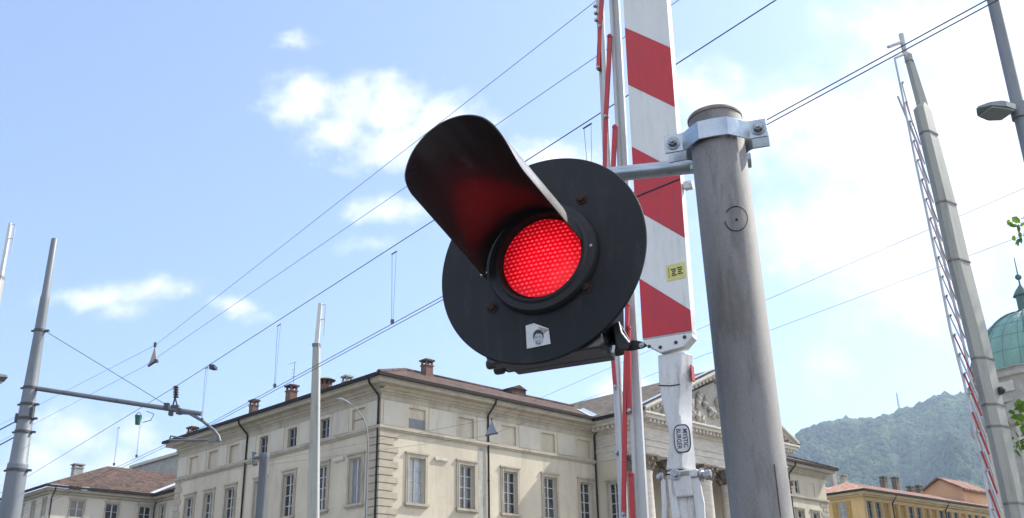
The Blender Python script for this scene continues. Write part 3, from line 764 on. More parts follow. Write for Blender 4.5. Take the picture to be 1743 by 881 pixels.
mb = MB(); mb.bx(fb_, -.3, L_ + .3, -8.3, .3, c0[2] - .349, c0[2]); mb.build('roof', 'stucco_pale', blk, 0)

# --- yellow building on the right
T2 = R(50); e1 = np.array([math.sin(T2), math.cos(T2), 0]); m1 = np.array([math.cos(T2), -math.sin(T2), 0]); e2 = np.array([-math.cos(T2), math.sin(T2), 0]); m2 = np.array([-math.sin(T2), -math.cos(T2), 0])
Y0 = at(1466, 833, 100); zY = Y0[2]; YB = np.array([Y0[0], Y0[1], 0]); YF = (YB, e1, m1); YS = (YB, e2, m2)
yel = thing('yellow_house', 'long yellow house with terracotta roof and ochre shutters below the hill', 'building', YB)
zz4 = lambda x, y: (1340 + x / 4.325, 760 + y / 4.325)
def YR(u, v): p = on(u, v, YB, m1) - YB; return p @ e1, p[2]
def YL(u, v): p = on(u, v, YB, m2) - YB; return p @ e2, p[2]
xs = []
for (a, b, t) in ((575, 620, 388), (640, 690, 402), (712, 745, 405), (780, 808, 415), (838, 868, 425), (892, 930, 440), (950, 985, 448), (1010, 1036, 450), (1060, 1088, 460), (1113, 1140, 468), (1172, 1196, 478), (1214, 1240, 488), (1258, 1282, 496)):
    p0 = YR(*zz4(a, t)); p1 = YR(*zz4(b, t)); xs.append((p0[0], p1[0], p0[1]))
wt_ = np.mean([x[2] for x in xs]); Wd = 1.15
cent = [(x[0] + x[1]) / 2 for x in xs]; step = (cent[8] - cent[0]) / 8
cent = [cent[0] + step * k for k in range(16)]
YLEN = cent[-1] + 3
s0 = YL(*zz4(465, 405)); s1 = YL(*zz4(330, 410)); sw = YL(*zz4(288, 420))[0]
sx0, sx1, sz = s0[0], s1[0], (s0[1] + s1[1]) / 2; sh = (sx1 - sx0) * .26
mb = MB(); wall(mb, YF, 0, YLEN, 0, zY - .2, [(c - Wd / 2, c + Wd / 2, wt_ - 2.3 - h_, wt_ - h_ * (4.1 / 4.3), .22, False) for c in cent for h_ in (0, 4.3)]); mb.build('front_wall', 'yellow_pale', yel, 0)
sw = max(sw, 6.5)
mb = MB(); wall(mb, YS, 0, sw, 0, zY - .2, [(sx0 + sh, sx1 - sh, sz - 2.4, sz, .22, False)])
q = lambda a, c, z: YB + e1 * a + e2 * c + ZV * z
for a, b in (((0, sw), (YLEN, sw)), ((YLEN, sw), (YLEN, 0))): mb.poly(q(*a, 0), q(*b, 0), q(*b, zY - .2), q(*a, zY - .2))
mb.build('end_wall', 'yellow_stucco', yel, 0)
for k, c in enumerate(cent):
    shut = k in (2, 3, 4, 7, 8, 12)
    window(yel, YF, c - Wd / 2, c + Wd / 2, wt_ - 6.6, wt_ - 4.1, .22, 'glass_dark' if k % 3 else 'shutter_ochre', rows=3 if k % 3 else 1, surround=.14, mats='yellow_stucco')
    window(yel, YF, c - Wd / 2, c + Wd / 2, wt_ - 2.3, wt_, .22, 'shutter_ochre' if shut else 'glass_dark', rows=1 if shut else 3, surround=.14, mats='yellow_stucco', sash='shutter_grey' if not shut else 'shutter_ochre')
window(yel, YS, sx0 + sh, sx1 - sh, sz - 2.4, sz, .22, 'glass_curtain', rows=3, surround=0, sill=False)
for xa_, xb_ in ((sx0, sx0 + sh - .03), (sx1 - sh + .03, sx1)):
    mb = MB(); mb.bx(YS, xa_, xb_, .01, .07, sz - 2.4, sz)
    for z in np.arange(sz - 2.3, sz - .1, .14): mb.bx(YS, xa_ + .06, xb_ - .06, .071, .09, z, z + .09)
    mb.build('shutter', 'shutter_ochre', yel, 0)
mb = MB(); mb.bx(YF, -.5, YLEN, .003, .25, zY - .6, zY - .42).bx(YF, -.6, YLEN, .003, .6, zY - .419, zY - .2).bx(YS, 0, sw, .003, .25, zY - .6, zY - .42).bx(YS, 0, sw, .003, .6, zY - .419, zY - .2); mb.build('cornice', 'yellow_pale', yel, 0)
mb = MB(); mb.bx(YF, -.8, YLEN, .68, .82, zY - .19, zY - .02); mb.bx(YS, -.67, sw, .68, .82, zY - .19, zY - .02); mb.build('gutter', 'gutter', yel, 0)
bY = sw / 2 + .4; hY = 1.5; e = .8
mb = MB(); mb.poly(q(-e, -e, zY), q(YLEN, -e, zY), q(YLEN, bY, zY + hY), q(bY * .95, bY, zY + hY)); mb.poly(q(YLEN, sw + e, zY), q(-e, sw + e, zY), q(bY * .95, bY, zY + hY), q(YLEN, bY, zY + hY)); rf = mb.build('roof', 'roof_terracotta', yel, 0)
mb = MB(); mb.poly(q(-e, -e, zY), q(bY * .95, bY, zY + hY), q(-e, sw + e, zY)); mb.build('roof_hip', 'roof_pink', yel, 0)
for x, y0 in ((705, 222), (790, 226), (905, 292), (965, 286)):
    p = on(*zz4(x, y0), YB + e2 * (bY + .4), m1); chimney(yel, p, zY + .6, p[2], .62, (e1, m1), 'capital_stone')
for x in (765, 1145): pipe(yel, YF, YR(*zz4(x, 400))[0], 0, zY - .1, .7)
# roof house (orange gable) behind
Q0 = at(1597.8, 812, 118); ob = thing('orange_gable_house', 'small orange gabled house rising behind the terracotta roof', 'building', (Q0[0], Q0[1], 0))
qL = on(1571, 836, (Q0[0], Q0[1], 0), m2); qR_ = at(1640, 829, 122)
gw = max(2.6, abs((qL - Q0) @ e2)); gl = 6.0
fo = (np.array([Q0[0], Q0[1], 0]), e2, m2); zA = Q0[2]; zEv = zA - gw * .55
mb = MB(); O, d, n = fo
ptx = lambda x, z, y=0: O + d * x + n * y + ZV * z
mb.prism([ptx(-gw, 0), ptx(gw, 0), ptx(gw, zEv - .1), ptx(0, zA - .25), ptx(-gw, zEv - .1)], e1 * gl); mb.build('wall', 'orange_stucco', ob, 0)
mb = MB()
for s in (-1, 1): mb.loft([[ptx(0, zA - .2, .4), ptx(s * (gw + .5), zEv - .45, .4), ptx(s * (gw + .5), zEv - .25, .4), ptx(0, zA, .4)], [ptx(0, zA - .2, .4) + e1 * (gl + .8), ptx(s * (gw + .5), zEv - .45, .4) + e1 * (gl + .8), ptx(s * (gw + .5), zEv - .25, .4) + e1 * (gl + .8), ptx(0, zA, .4) + e1 * (gl + .8)]])
mb.build('roof', 'roof_terracotta', ob, 0)
mb = MB(); mb.bx(fo, .9, 1.5, -.2, .03, zEv - 1.6, zEv - .5); mb.build('window', 'glass_dark', ob, 0)
# low roofs right of it and beyond the villa wing
c0 = at(1660, 850, 125); lr = thing('terracotta_house', 'low house with red tiled roof right of the orange gable', 'building', (c0[0], c0[1], 0))
fl_ = (np.array([c0[0], c0[1], 0]), e1, m1)
mb = MB(); mb.bx(fl_, -1, 9, -6, 0, 0, c0[2] - .6); mb.build('wall', 'orange_stucco', lr, 0)
mb = MB(); O, d, n = fl_
mb.prism([O + d * -1.5 + n * .6 + ZV * (c0[2] - .75), O + d * -1.5 - n * 3 + ZV * (c0[2] + .7), O + d * -1.5 - n * 6.6 + ZV * (c0[2] - .75)], d * 11); mb.build('roof', 'roof_terracotta', lr, 0)
c0 = at(1404, 822, 112); gr_ = thing('pink_roofed_house', 'house with pale pink tiled roof and dark chimney between villa and yellow house', 'building', (c0[0], c0[1], 0))
fg = (np.array([c0[0], c0[1], 0]), e1, m1)
mb = MB(); mb.bx(fg, -6, 3, -8, 0, 0, c0[2] - .8); mb.build('wall', 'yellow_pale', gr_, 0)
mb = MB(); O, d, n = fg; mb.prism([O + d * -6.4 + n * .5 + ZV * (c0[2] - .95), O + d * -6.4 - n * 4 + ZV * (c0[2] + .9), O + d * -6.4 - n * 8.5 + ZV * (c0[2] - .95)], d * 9.8); mb.build('roof', 'roof_pink', gr_, 0)
p = at(1414, 794, 113); chimney(gr_, p, p[2] - 3.2, p[2], .75, (e1, m1), 'stone_grey')
p = at(1435, 808, 115); chimney(gr_, p, p[2] - 3.2, p[2], .6, (e1, m1), 'stone_grey')

# --- domed church
b0 = at(1770, 640, 90); DC = np.array([b0[0], b0[1], 0]); zD = b0[2]; rD = 5.75
ch = thing('domed_church', 'stone church with green copper dome behind the right hand barrier', 'church', DC)
prof = [(rD * math.cos(a), zD + 6.2 * math.sin(a)) for a in np.linspace(0, math.pi / 2 - .12, 12)]
mb = MB(); mb.lathe(DC, ZV, prof, 48); dome = mb.build('dome', 'copper_green', ch)
mb = MB()
for k in range(8):
    a = k * math.pi / 4 + R(13); dv = np.array([math.cos(a), math.sin(a), 0]); mb.tube([DC + dv * (r_ + .04) + ZV * z for r_, z in prof], .16, 6)
mb.build('dome_rib', 'copper_rib', dome)
mb = MB()
for i in range(2, 11, 2):
    r_, z = prof[i]; mb.tube([DC + np.array([math.cos(a) * (r_ + .01), math.sin(a) * (r_ + .01), z]) for a in np.linspace(0, 2 * math.pi, 49)], .015, 5)
for k in range(24):
    a = k * math.pi / 12 + R(5); dv = np.array([math.cos(a), math.sin(a), 0]); mb.tube([DC + dv * r_ + ZV * z for r_, z in prof], .018, 5)
mb.build('sheet_seam', 'copper_rib', dome)
top = prof[-1][1]
mb = MB(); mb.lathe(DC, ZV, [(.9, top - .2), (.9, top + .2), (.6, top + .3), (.6, top + 1.6), (.85, top + 1.7), (.5, top + 2.3), (.1, top + 2.8), (.06, top + 3.5)], 16); mb.ball(DC + ZV * (top + 3.6), .3); mb.tube([DC + ZV * (top + 3.6), DC + ZV * (top + 5.6)], [.07, .04], 6); mb.build('lantern', 'copper_rib', ch)
mb = MB(); mb.lathe(DC, ZV, [(rD + .15, zD - 3.0), (rD + .15, zD - .9), (rD + .5, zD - .8), (rD + .55, zD - .45), (rD + .2, zD - .4), (rD + .25, zD - .12), (rD + .4, zD - .08), (rD + .4, zD)], 16)
mb.build('drum', 'stone_grey', ch, 20)
mb = MB()
for k in range(16):
    a = (k + .5) * math.pi / 8; dv = np.array([math.cos(a), math.sin(a), 0]); tv = np.array([-math.sin(a), math.cos(a), 0])
    MB().box(DC + dv * (rD + .1) + ZV * (zD - 1.7), (1.4, .25, .9), (tv, dv, ZV)).build('drum_panel', 'travertine', ch, 0)
mb = MB(); mb.lathe(DC, ZV, [(rD + .4, 0), (rD + .4, zD - 5.2), (rD + .9, zD - 5.1), (rD + 1.3, zD - 4.6), (rD + 1.35, zD - 4.1), (rD + .5, zD - 3.6), (rD + .3, zD - 3.0)], 8); mb.build('tower_wall', 'stone_grey', ch, 20)
mb = MB()
for k in range(8):
    a = (k + .5) * math.pi / 4; dv = np.array([math.cos(a), math.sin(a), 0]); tv = np.array([-math.sin(a), math.cos(a), 0]); rr = (rD + .4) * math.cos(math.pi / 8)
    for s in (-1, 1): mb.box(DC + dv * (rr + .1) + tv * s * 1.7 + ZV * (zD - 9), (.5, .4, 7.5), (tv, dv, ZV))
mb.build('pilaster', 'travertine', ch, 0)
# mast on the hill
p = at(1531, 699, 1520); tm = MB(); hh = (700 - 667) * 1520 / 1700 * .98
for s in (-1, 1):
    for t_ in (-1, 1): tm.tube([p + np.array([s * 1.5, t_ * 1.5, -8]), p + np.array([s * .35, t_ * .35, hh])], .32, 5)
for k in range(7):
    z = -6 + k * (hh + 4) / 7; w = 1.5 - 1.1 * k / 7
    tm.tube([p + np.array([-w, -w, z]), p + np.array([w, -w, z + 3.6])], .22, 4).tube([p + np.array([w, -w, z]), p + np.array([-w, -w, z + 3.6])], .22, 4)
solo(tm, 'radio_mast', 'mast_grey', 'thin lattice radio mast on the ridge of the far hill', 'mast', (p[0], p[1], p[2] - 8))

# ------------------------------------------------------------------ railway mast, wires and fittings
def stand(name, label, cat, u, v, Y, group=None):
    p = at(u, v, Y); return thing(name, label, cat, (p[0], p[1], 0), group=group), np.array([p[0], p[1], 0])


MY = 17.0
mast, mc0 = stand('catenary_mast', 'grey stepped steel railway mast with cantilever arm at the left', 'mast', 55, 640, MY)
zv = lambda v, u=60: at(u, v, MY)[2]
dm = lambda w: w * MY / 1700 * 1.03
z_top, z1_, z2_, z3_ = zv(406, 97), zv(505, 80), zv(600, 60), zv(790, 30)
mb = MB(); mb.lathe(mc0, ZV, [(.19, 0), (.165, z3_ - .03), (.165, z3_), (.145, z3_ + .03), (.098, z2_), (.08, z1_ - .1), (.08, z1_ - .02), (.068, z1_ + .04), (.056, z_top - .01), (.05, z_top)], 24); mb.build('pole', 'mast_grey', mast)
for v in (563, 660, 688, 712, 735, 800):
    mb = MB(); z = zv(v, 60); r0 = float(np.interp(v, (500, 600, 790, 800), (.08, .098, .147, .165))) - .002; mb.lathe(mc0 + ZV * z, ZV, [(r0, -.022), (r0 + .014, -.022), (r0 + .014, .022), (r0, .022)], 20); mb.box(mc0 + ZV * z + XV * (r0 + .04), (.08, .04, .035)); mb.box(mc0 + ZV * z - XV * (r0 + .025), (.06, .04, .03))
    mb.build('band', 'dark_fitting', mast)
mb = MB(); mb.box(mc0 + ZV * zv(703) + XV * .125 - YV * .05, (.05, .08, .2)); mb.box(mc0 + ZV * zv(712) - XV * .12 - YV * .05, (.05, .07, .16)); mb.build('junction_box', 'dark_fitting', mast, 0)
arm0 = at(64, 661, MY); arm1 = at(343, 704, MY); mb = MB(); mb.tube([arm0, arm1], .042, 12); mb.build('cantilever_arm', 'mast_grey', mast)
mb = MB()
pc = at(298, 693, MY); it = at(300, 656, MY)
mb.tube([at(298, 676, MY), it], .015, 6)
ins = []
for k in range(5): c = at(299.5, 658 + k * 4.2, MY); mb.lathe(c, ZV, [(.02, -.018), (.055, -.012), (.03, .014), (.02, .018)], 12)
mb.build('insulator', 'insulator', mast)
mb = MB()
for s in (-6, 6): mb.tube([at(298, 676, MY), at(298 + s, 699, MY)], .014, 6)
mb.box(pc, (.13, .08, .07)); mb.box(at(284, 692, MY), (.08, .1, .12)); mb.box(at(291, 703, MY), (.06, .1, .08)); mb.box(at(306, 700, MY), (.06, .1, .1)); mb.build('arm_clamp', 'dark_fitting', mast, 0)
mb = MB(); mb.tube([at(u, v, MY) for u, v in ((300, 702), (322, 703), (345, 716), (364, 732), (372, 742), (374, 751))], .028, 10); mb.build('curved_bracket', 'mast_grey', mast)
mb = MB(); mb.tube([at(373, 748, MY), at(330, 749, MY), at(288, 749, MY)], .022, 8); mb.box(at(362, 749, MY), (.14, .05, .06)); mb.tube([at(292, 742, MY), at(320, 747, MY)], .014, 6); mb.tube([at(288, 749, MY), at(291, 741, MY)], .014, 6); mb.build('registration_arm', 'mast_grey', mast)
mb = MB(); mb.tube([at(80, 565, MY), at(285, 690, MY)], .006, 6); mb.build('stay_wire', 'wire', mast)


def wire(name, label, cat, segs, r, group=None, ext=(1.6, .9)):
    """segs: [(u, v, Y) node, (u, v) far end ...]; every stretch runs level from the node"""
    (u0, v0, Y0), ends = segs[0], segs[1:]
    N = at(u0, v0, Y0); mb = MB()
    for (u, v, k) in ends:
        E = atz(u, v, N[2]); d = E - N
        mb.tube([N, N + d * k], r, 6)
    return solo(mb, name, 'wire', label, cat, N, group or 'overhead wires across the sky', smooth=60)


wire('feeder_wire', 'topmost thin overhead wire, crossing the upper sky and holding the beige pennant', 'wire', [(263, 588, 20), (1012, 3, 1.25), (60, 692, 1.8)], .0036)
wire('feeder_wire', 'second thin overhead wire, running to the foot of the beige pennant', 'wire', [(244, 624, 20), (1060, 65, 1.25), (60, 720, 1.8)], .0036)
W3 = wire('messenger_wire', 'overhead wire carried by the mast insulator, holding thin droppers and the green tub', 'wire', [(300, 657, MY), (1320, 0, 1.2), (40, 815, 1.5)], .0052)
zc = at(330, 739, MY)[2]
wire('contact_wire', 'upper of the twin trolley wires passing behind the signal and pole', 'wire', [(350, 724, MY), (1690, -6, 1.2), (20, 879, 1.8)], .0045)
wire('contact_wire', 'lower of the twin trolley wires passing behind the signal and pole', 'wire', [(350, 728, MY), (1690, 4, 1.2), (20, 884, 1.8)], .0045)
wire('tram_feeder', 'upper faint wire running from the grey pennant across the villa to the right', 'wire', [(837, 713, 34), (1743, 320, 1.25), (543, 768, 2.2)], .0045)
wire('tram_feeder', 'lower faint wire running from the grey pennant across the villa to the right', 'wire', [(833, 741, 34), (1743, 400, 1.25), (456, 791, 2.2)], .0045)
for (a, b, nm) in (((44, 708), (0, 731), 'upper'), ((44, 733), (0, 757), 'lower')):
    mb = MB(); p0 = at(*a, MY); p1 = atz(*b, p0[2]); mb.tube([p0, p0 + (p1 - p0) * 3], .012, 6)
    mb.tube([at(a[0], a[1] - 6, MY), at(a[0] - 7, a[1] + 4, MY), at(a[0], a[1] + 14, MY)], .012, 6)
    solo(mb, 'span_wire', 'wire', nm + ' of two short span wires tied to the left side of the mast', 'wire', p0, 'overhead wires across the sky')
# droppers between messenger and contact wire
N3 = at(300, 657, MY); E3 = atz(1320, 0, N3[2]); d3 = nrm(E3 - N3); N4 = at(350, 726, MY)
DROP = [((671, 430), (669, 547), 'thin twin dropper wire just left of the round signal board'), ((475, 553), (469, 656), 'thin twin dropper wire left of the distant raised white barrier'), ((352, 626), (346, 714), 'thin twin dropper wire below the small dark clamp'), ((202, 728), (196, 790), 'thin twin dropper wire left of the green tub'), ((240, 712), (237, 776), 'thin twin dropper wire just right of the green tub'), ((1000, 214), (1004, 335), 'thin twin dropper wire between the signal hood and the barrier skirt')]
for (a, b, lb) in DROP:
    sD = ray(*a)
    p0 = atz(*a, N3[2]); p1 = on(*b, p0, nrm(np.array([ray(*b)[0], ray(*b)[1], 0]))); zlow = p1[2]
    q1 = np.array([p0[0], p0[1], zlow]); mb = MB(); sd = d3 * .05
    mb.tube([p0 - sd, q1 - sd * .3], .003, 5).tube([p0 + sd, q1 + sd * .3], .0022, 5); mb.box(q1, (.04, .02, .05)); mb.tube([p0 - sd * 1.2, p0 + sd * 1.2], .008, 6)
    solo(mb, 'dropper', 'wire', lb, 'dropper', p0, 'dropper wires under the messenger wire')
p = at(363, 625, MY * .97); mb = MB(); mb.box(p, (.09, .2, .05)); mb.box(p + np.array([-.04, 0, .03]), (.05, .06, .04)); mb.tube([p, at(356, 628, MY * .97)], .012, 6); solo(mb, 'wire_clamp', 'dark_fitting', 'small dark clamp on the wire right of the mast insulator', 'clamp', p)
p = atz(236, 705, N3[2]); s_ = p[1] / 1700 * 1.03; mb = MB(); mb.lathe(p - ZV * .2, ZV, [(.045, 0), (.06, .15), (.066, .15), (.066, .18), (.05, .18)], 16); o = thing('weather_tub', 'small green tub hung from the wire below the cantilever arm', 'tub', p)
mb.build('tub', 'green_plastic', o); mb = MB(); mb.tube([p - ZV * .02 - XV * .06, p + ZV * .05, p - ZV * .02 + XV * .06], .008, 6); mb.tube([p + np.array([.15, 0, .06]), p + np.array([.3, 0, -.0]), p + np.array([.25, 0, -.12]), p + np.array([.1, 0, -.16])], .008, 6); mb.build('hanger', 'wire', o)


def pennant(label, pts, Y, mt, knob):
    P_ = [at(u, v, Y) for u, v in pts]; o = thing('wire_pennant', label, 'pennant', P_[0], group='triangular pennants on the overhead wires')
    mb = MB(); mb.prism(P_, YV * .03); mb.build('plate', mt, o, 0)
    mb = MB(); mb.tube([P_[1], P_[2]], .028, 8); mb.box(P_[0] + ZV * .02, (.045, .06, .09)); mb.box(P_[2] + YV * .01, (.06, .08, .06)); mb.build('clamp', knob, o)


pennant('beige triangular pennant hung between two overhead wires', [(264, 588), (252, 623), (266, 614)], 20, 'pennant_beige', 'dark_fitting')
pennant('grey triangular pennant hung in front of the villa facade', [(837, 714), (826, 741), (846, 737)], 34, 'pennant_grey', 'dark_fitting')

# ------------------------------------------------------------------ street lamps and far poles
def street_lamp(label, base, zt, head_dir, zh, reach, hl, r0=.075, r1=.06, name='street_lamp'):
    o = thing(name, label, 'street lamp', (base[0], base[1], 0), group='street lamps by the crossing'); b = np.array([base[0], base[1], 0])
    hd = nrm(np.array([*head_dir, 0])); sd = np.array([-hd[1], hd[0], 0])
    mb = MB(); mb.lathe(b, ZV, [(r0 * 1.5, 0), (r0 * 1.5, .9), (r0, 1.0), (r1, zt)], 20); mb.build('pole', 'galvanised', o)
    a = b + ZV * zh
    mb = MB(); mb.tube([a + hd * r1 * .5 - ZV * .02, a + hd * reach], .032, 10); mb.lathe(a - ZV * .1, ZV, [(r1 + .022, 0), (r1 + .022, .17)], 16); mb.build('arm', 'galvanised', o)
    s = a + hd * reach; mb = MB(); rings = []
    for t, w, h0, h1 in ((0, .06, -.05, .03), (.06, .10, -.065, .04), (.45, .15, -.07, .03), (.8, .11, -.055, .0), (1., .012, -.04, -.03)):
        c = s + hd * hl * t; rings.append([c + sd * w + ZV * h0, c + sd * w * 1.02 + ZV * (h0 * .3 + h1 * .3), c + sd * w * .6 + ZV * h1, c - sd * w * .6 + ZV * h1, c - sd * w * 1.02 + ZV * (h0 * .3 + h1 * .3), c - sd * w + ZV * h0])
    mb.loft(rings); mb.build('lamp_head', 'lamp_shell', o, 30)
    mb = MB(); mb.prism([s + hd * hl * .12 + sd * .1 - ZV * .062, s + hd * hl * .45 + sd * .125 - ZV * .069, s + hd * hl * .78 + sd * .1 - ZV * .055, s + hd * hl * .78 - sd * .1 - ZV * .055, s + hd * hl * .45 - sd * .125 - ZV * .069, s + hd * hl * .12 - sd * .1 - ZV * .062], -ZV * .02); mb.build('lamp_glass', 'lamp_glass', o, 0)
    return o


LY = 9.0
pa1 = at(1708, 70, LY); pa2 = at(1735, 190, LY); tip = at(1661, 200, LY - .1)
street_lamp('tall grey lamp post with flat pointed lamp head at the right edge', pa2, at(1690, -60, LY)[2], (-1, -.25), at(1735, 187, LY)[2], .1, .40, .07, .062)
pl = at(-95, 642, 9.5); street_lamp('lamp whose dark head tip pokes in at the left edge', pl, at(-95, 600, 9.5)[2], (1, -.1), at(0, 638, 9.5)[2], .16, .50, .07, .055)
# thin curved lamp in front of the villa
b = at(626, 800, 36); o = thing('curved_street_lamp', 'slim curved grey street lamp in front of the villa corner', 'street lamp', (b[0], b[1], 0)); b = np.array([b[0], b[1], 0])
cp = [at(u, v, 36) for u, v in ((626, 760), (625, 730), (619, 712), (607, 696), (594, 686))]
mb = MB(); mb.tube([b, b + ZV * 3, cp[0]] + cp[1:], [.06, .045, .026, .024, .022, .02, .018], 10); mb.build('pole', 'mast_grey', o)
mb = MB(); mb.tube([at(596, 687, 36), at(590, 683, 36), at(580, 679, 36), at(574, 678, 36)], [.02, .045, .055, .015], 10); mb.build('lamp_head', 'lamp_shell', o)
# blue-grey signal mast
o, b = stand('signal_mast', 'blue grey post with small bracket in front of the villa', 'post', 448, 800, 22)
zt = at(449, 772, 22)[2]; mb = MB(); mb.lathe(b, ZV, [(.11, 0), (.095, zt - .12), (.11, zt - .1), (.11, zt), (.03, zt + .02)], 18); mb.build('pole', 'mast_grey', o)
mb = MB(); h1 = at(449, 777, 22); h0 = at(431, 779, 22); mb.tube([h1, h0], .035, 8); mb.tube([at(431, 769, 22), at(431, 791, 22)], .03, 8); mb.tube([at(431, 791, 22), at(438, 789, 22)], .03, 8); mb.tube([at(431, 770, 22), at(437, 771, 22)], .025, 8); mb.build('bracket', 'mast_grey', o)

# ------------------------------------------------------------------ level crossing barriers
def sect(c, ex, ey, w, d): return [c - ex * w / 2 - ey * d / 2, c + ex * w / 2 - ey * d / 2, c + ex * w / 2 + ey * d / 2, c - ex * w / 2 + ey * d / 2]


def cabinet(o, c, ex, ey, ztop, mt='boom_grey'):
    c = np.array([c[0], c[1], 0.]); mb = MB(); mb.box(c + ZV * ztop / 2, (.5, .42, ztop), (ex, ey, ZV)); mb.build('drive_cabinet', mt, o, 0, bevel=.02)
    mb = MB(); mb.box(c + ZV * (ztop + .025), (.56, .48, .05), (ex, ey, ZV)); mb.build('cabinet_lid', mt, o, 0, bevel=.01)


# --- near barrier, raised, seen from below
yaw = R(27); bn = np.array([-math.sin(yaw), -math.cos(yaw), 0]); bx_ = np.array([math.cos(yaw), -math.sin(yaw), 0])
B0 = at(1132, 580, 3.8); BASE = np.array([B0[0], B0[1], 0])
bar = thing('crossing_barrier', 'raised red and white striped crossing barrier with folded skirt behind the signal', 'barrier', BASE, (bx_, -bn, ZV), 'raised level crossing barriers')
lean = .0118
def bp(x, z, y=0): return BASE + bx_ * (x + (z - B0[2]) * lean) + ZV * z - bn * y     # y: behind the front face
xl, xr, zb0, ztop = -.092, .113, 2.755, 7.6
mb = MB(); bd = .055
mb.loft([[bp(xl, z, 0), bp(xr, z, 0), bp(xr, z, bd), bp(xl, z, bd)] for z in (zb0, ztop)])
panel = mb.build('boom', 'boom_pale', bar, 0)
mb = MB(); sl0 = .172; k = 0
def stripe(ztl, zbl):     # red band, left heights; falls to the right
    a = [(xl, ztl), (xr, ztl - sl0), (xr, zbl - sl0), (xl, zbl)]
    pl = [(x, max(z, zb0)) for x, z in a]
    if zbl < zb0: pl = [(xl, ztl), (xr, ztl - sl0), (xr, zb0 + .006), (xl, zb0 + .006)]
    return pl
edges = [7.6]; reds = []
zt_ = 4.225 + .605 * 5
while zt_ > zb0: reds.append((zt_, zt_ - (.295 if zt_ > 3.2 else .6))); zt_ -= .605
mb.use(0)
for (a, c) in reds:
    pl = [p_ for p_ in stripe(a, c) if p_[1] <= ztop + .001]
    if len(pl) < 4: continue
    mb.prism([bp(x, z, -.0004) for x, z in pl], bn * .0025)
mb.build('red_stripe', 'boom_red', panel, 0)
wh = []; prev = ztop - .01
mb = MB(); zz = reds[1][1]
for i in range(1, len(reds) - 1):
    a, c = reds[i][1] - .002, reds[i + 1][0] + .002
    mb.prism([bp(x, z, -.0004) for x, z in ((xl, a), (xr, a - sl0), (xr, c - sl0), (xl, c))], bn * .0022)
mb.build('white_stripe', 'boom_white', panel, 0)
mb = MB(); mb.tube([bp(xl, 3.380, -.004), bp(xr, 3.418, -.004)], .0035, 6); mb.build('seam', 'dark_fitting', panel)
mb = MB(); mb.box(bp(xr + .02, 3.395, .03), (.03, .03, .03), (bx_, bn, ZV)); mb.lathe(bp(xr, 3.395, .03), bx_, [(.012, 0), (.012, .03), (.02, .03), (.02, .042)], 8); mb.build('side_bolt', 'casting_white', panel)
mb = MB()   # end cap plate below the board
lo = [(xl, 2.753), (xr, 2.753), (xr, 2.735), (.075, 2.700), (-.02, 2.690), (xl + .006, 2.735)]
mb.prism([bp(x, z, -.003) for x, z in lo], -bn * (bd + .006)); plate = mb.build('end_plate', 'boom_white', bar, 0, bevel=.003)
mb = MB()
for x, z in ((-.066, 2.722), (-.02, 2.712), (.045, 2.722), (.082, 2.738)): mb.lathe(bp(x, z, -.003), bn, [(.0075, 0), (.0075, .002), (.004, .003)], 12)
mb.build('rivet', 'print_dark', plate)
# neck casting: pixel rows read as left edge, ridge and right edge
YN = 3.8
SEC = [(598, 1119, 1160, 1180), (622, 1120, 1159, 1180), (654, 1121.5, 1157, 1179), (658, 1122, 1157, 1178), (680, 1127, 1155.5, 1178.5), (703, 1131, 1154.5, 1178.5), (709, 1132.5, 1158, 1178.5), (735, 1139, 1160, 1179), (758, 1138.5, 1161, 1181), (780, 1135, 1160, 1184), (797, 1133, 1160, 1185)]
rings = []
for v, a, c, d in SEC:
    pl_, pm = on(a, v, bp(0, 2.7, .01), bn), on(c, v, bp(0, 2.7, .01), bn); z = pm[2]
    pl_ = pl_ * 1.0; pl_[2] = z
    wd = (d - c) / 1700 * 4.1 * 1.9
    pr_ = on(d, v, bp(0, 2.7, .075), bn); pr_[2] = z
    rings.append([pl_, pm, pr_, pl_ - bn * .065])
mb = MB(); mb.loft(rings); neck = mb.build('boom_neck', 'casting_white', bar, 30, bevel=.004)
nk = lambda u, v, off=.0: on(u, v, bp(0, 2.7, .01), bn) + bn * off
mb = MB(); mb.tube([nk(1121, 655.5, .001), nk(1140, 656.5, .001), nk(1157, 654, .001)], .0022, 5); mb.tube([nk(1136, 807, .001), nk(1158, 809, .001)], .003, 5); mb.build('weld_seam', 'rust', neck)
mb = MB(); c = on(1179, 635, bp(0, 2.7, .06), bn); mb.box(c, (.004, .035, .062), (bx_, bn, ZV)); mb.build('side_sticker', 'sticker_red', neck, 0)
# oval badge: two words set sideways, reading downwards
bc = nk(1162, 746.5, .004); mb = MB()
def oval(cx, w, h, off): return [cx + bx_ * w * (abs(math.cos(t)) ** .55) * (1 if math.cos(t) > 0 else -1) + ZV * h * (abs(math.sin(t)) ** .7) * (1 if math.sin(t) > 0 else -1) + bn * off for t in np.linspace(0, 2 * math.pi, 49)[:-1]]
mb.prism(oval(bc, .0335, .0545, 0), bn * .002); badge = mb.build('badge', 'print_dark', neck, 0)
mb = MB(); mb.prism(oval(bc, .0292, .0495, .0022), bn * .0008); mb.build('badge_face', 'casting_white', badge, 0)
for w_, off in (('MYSTIC', .0125), ('BURGER', -.0130)):
    tm = text_mb(w_, bc + bx_ * off + bn * .0034, -ZV, bx_, .0245, .86); t = tm.build('badge_lettering', 'print_dark', badge, 0, recalc=False)
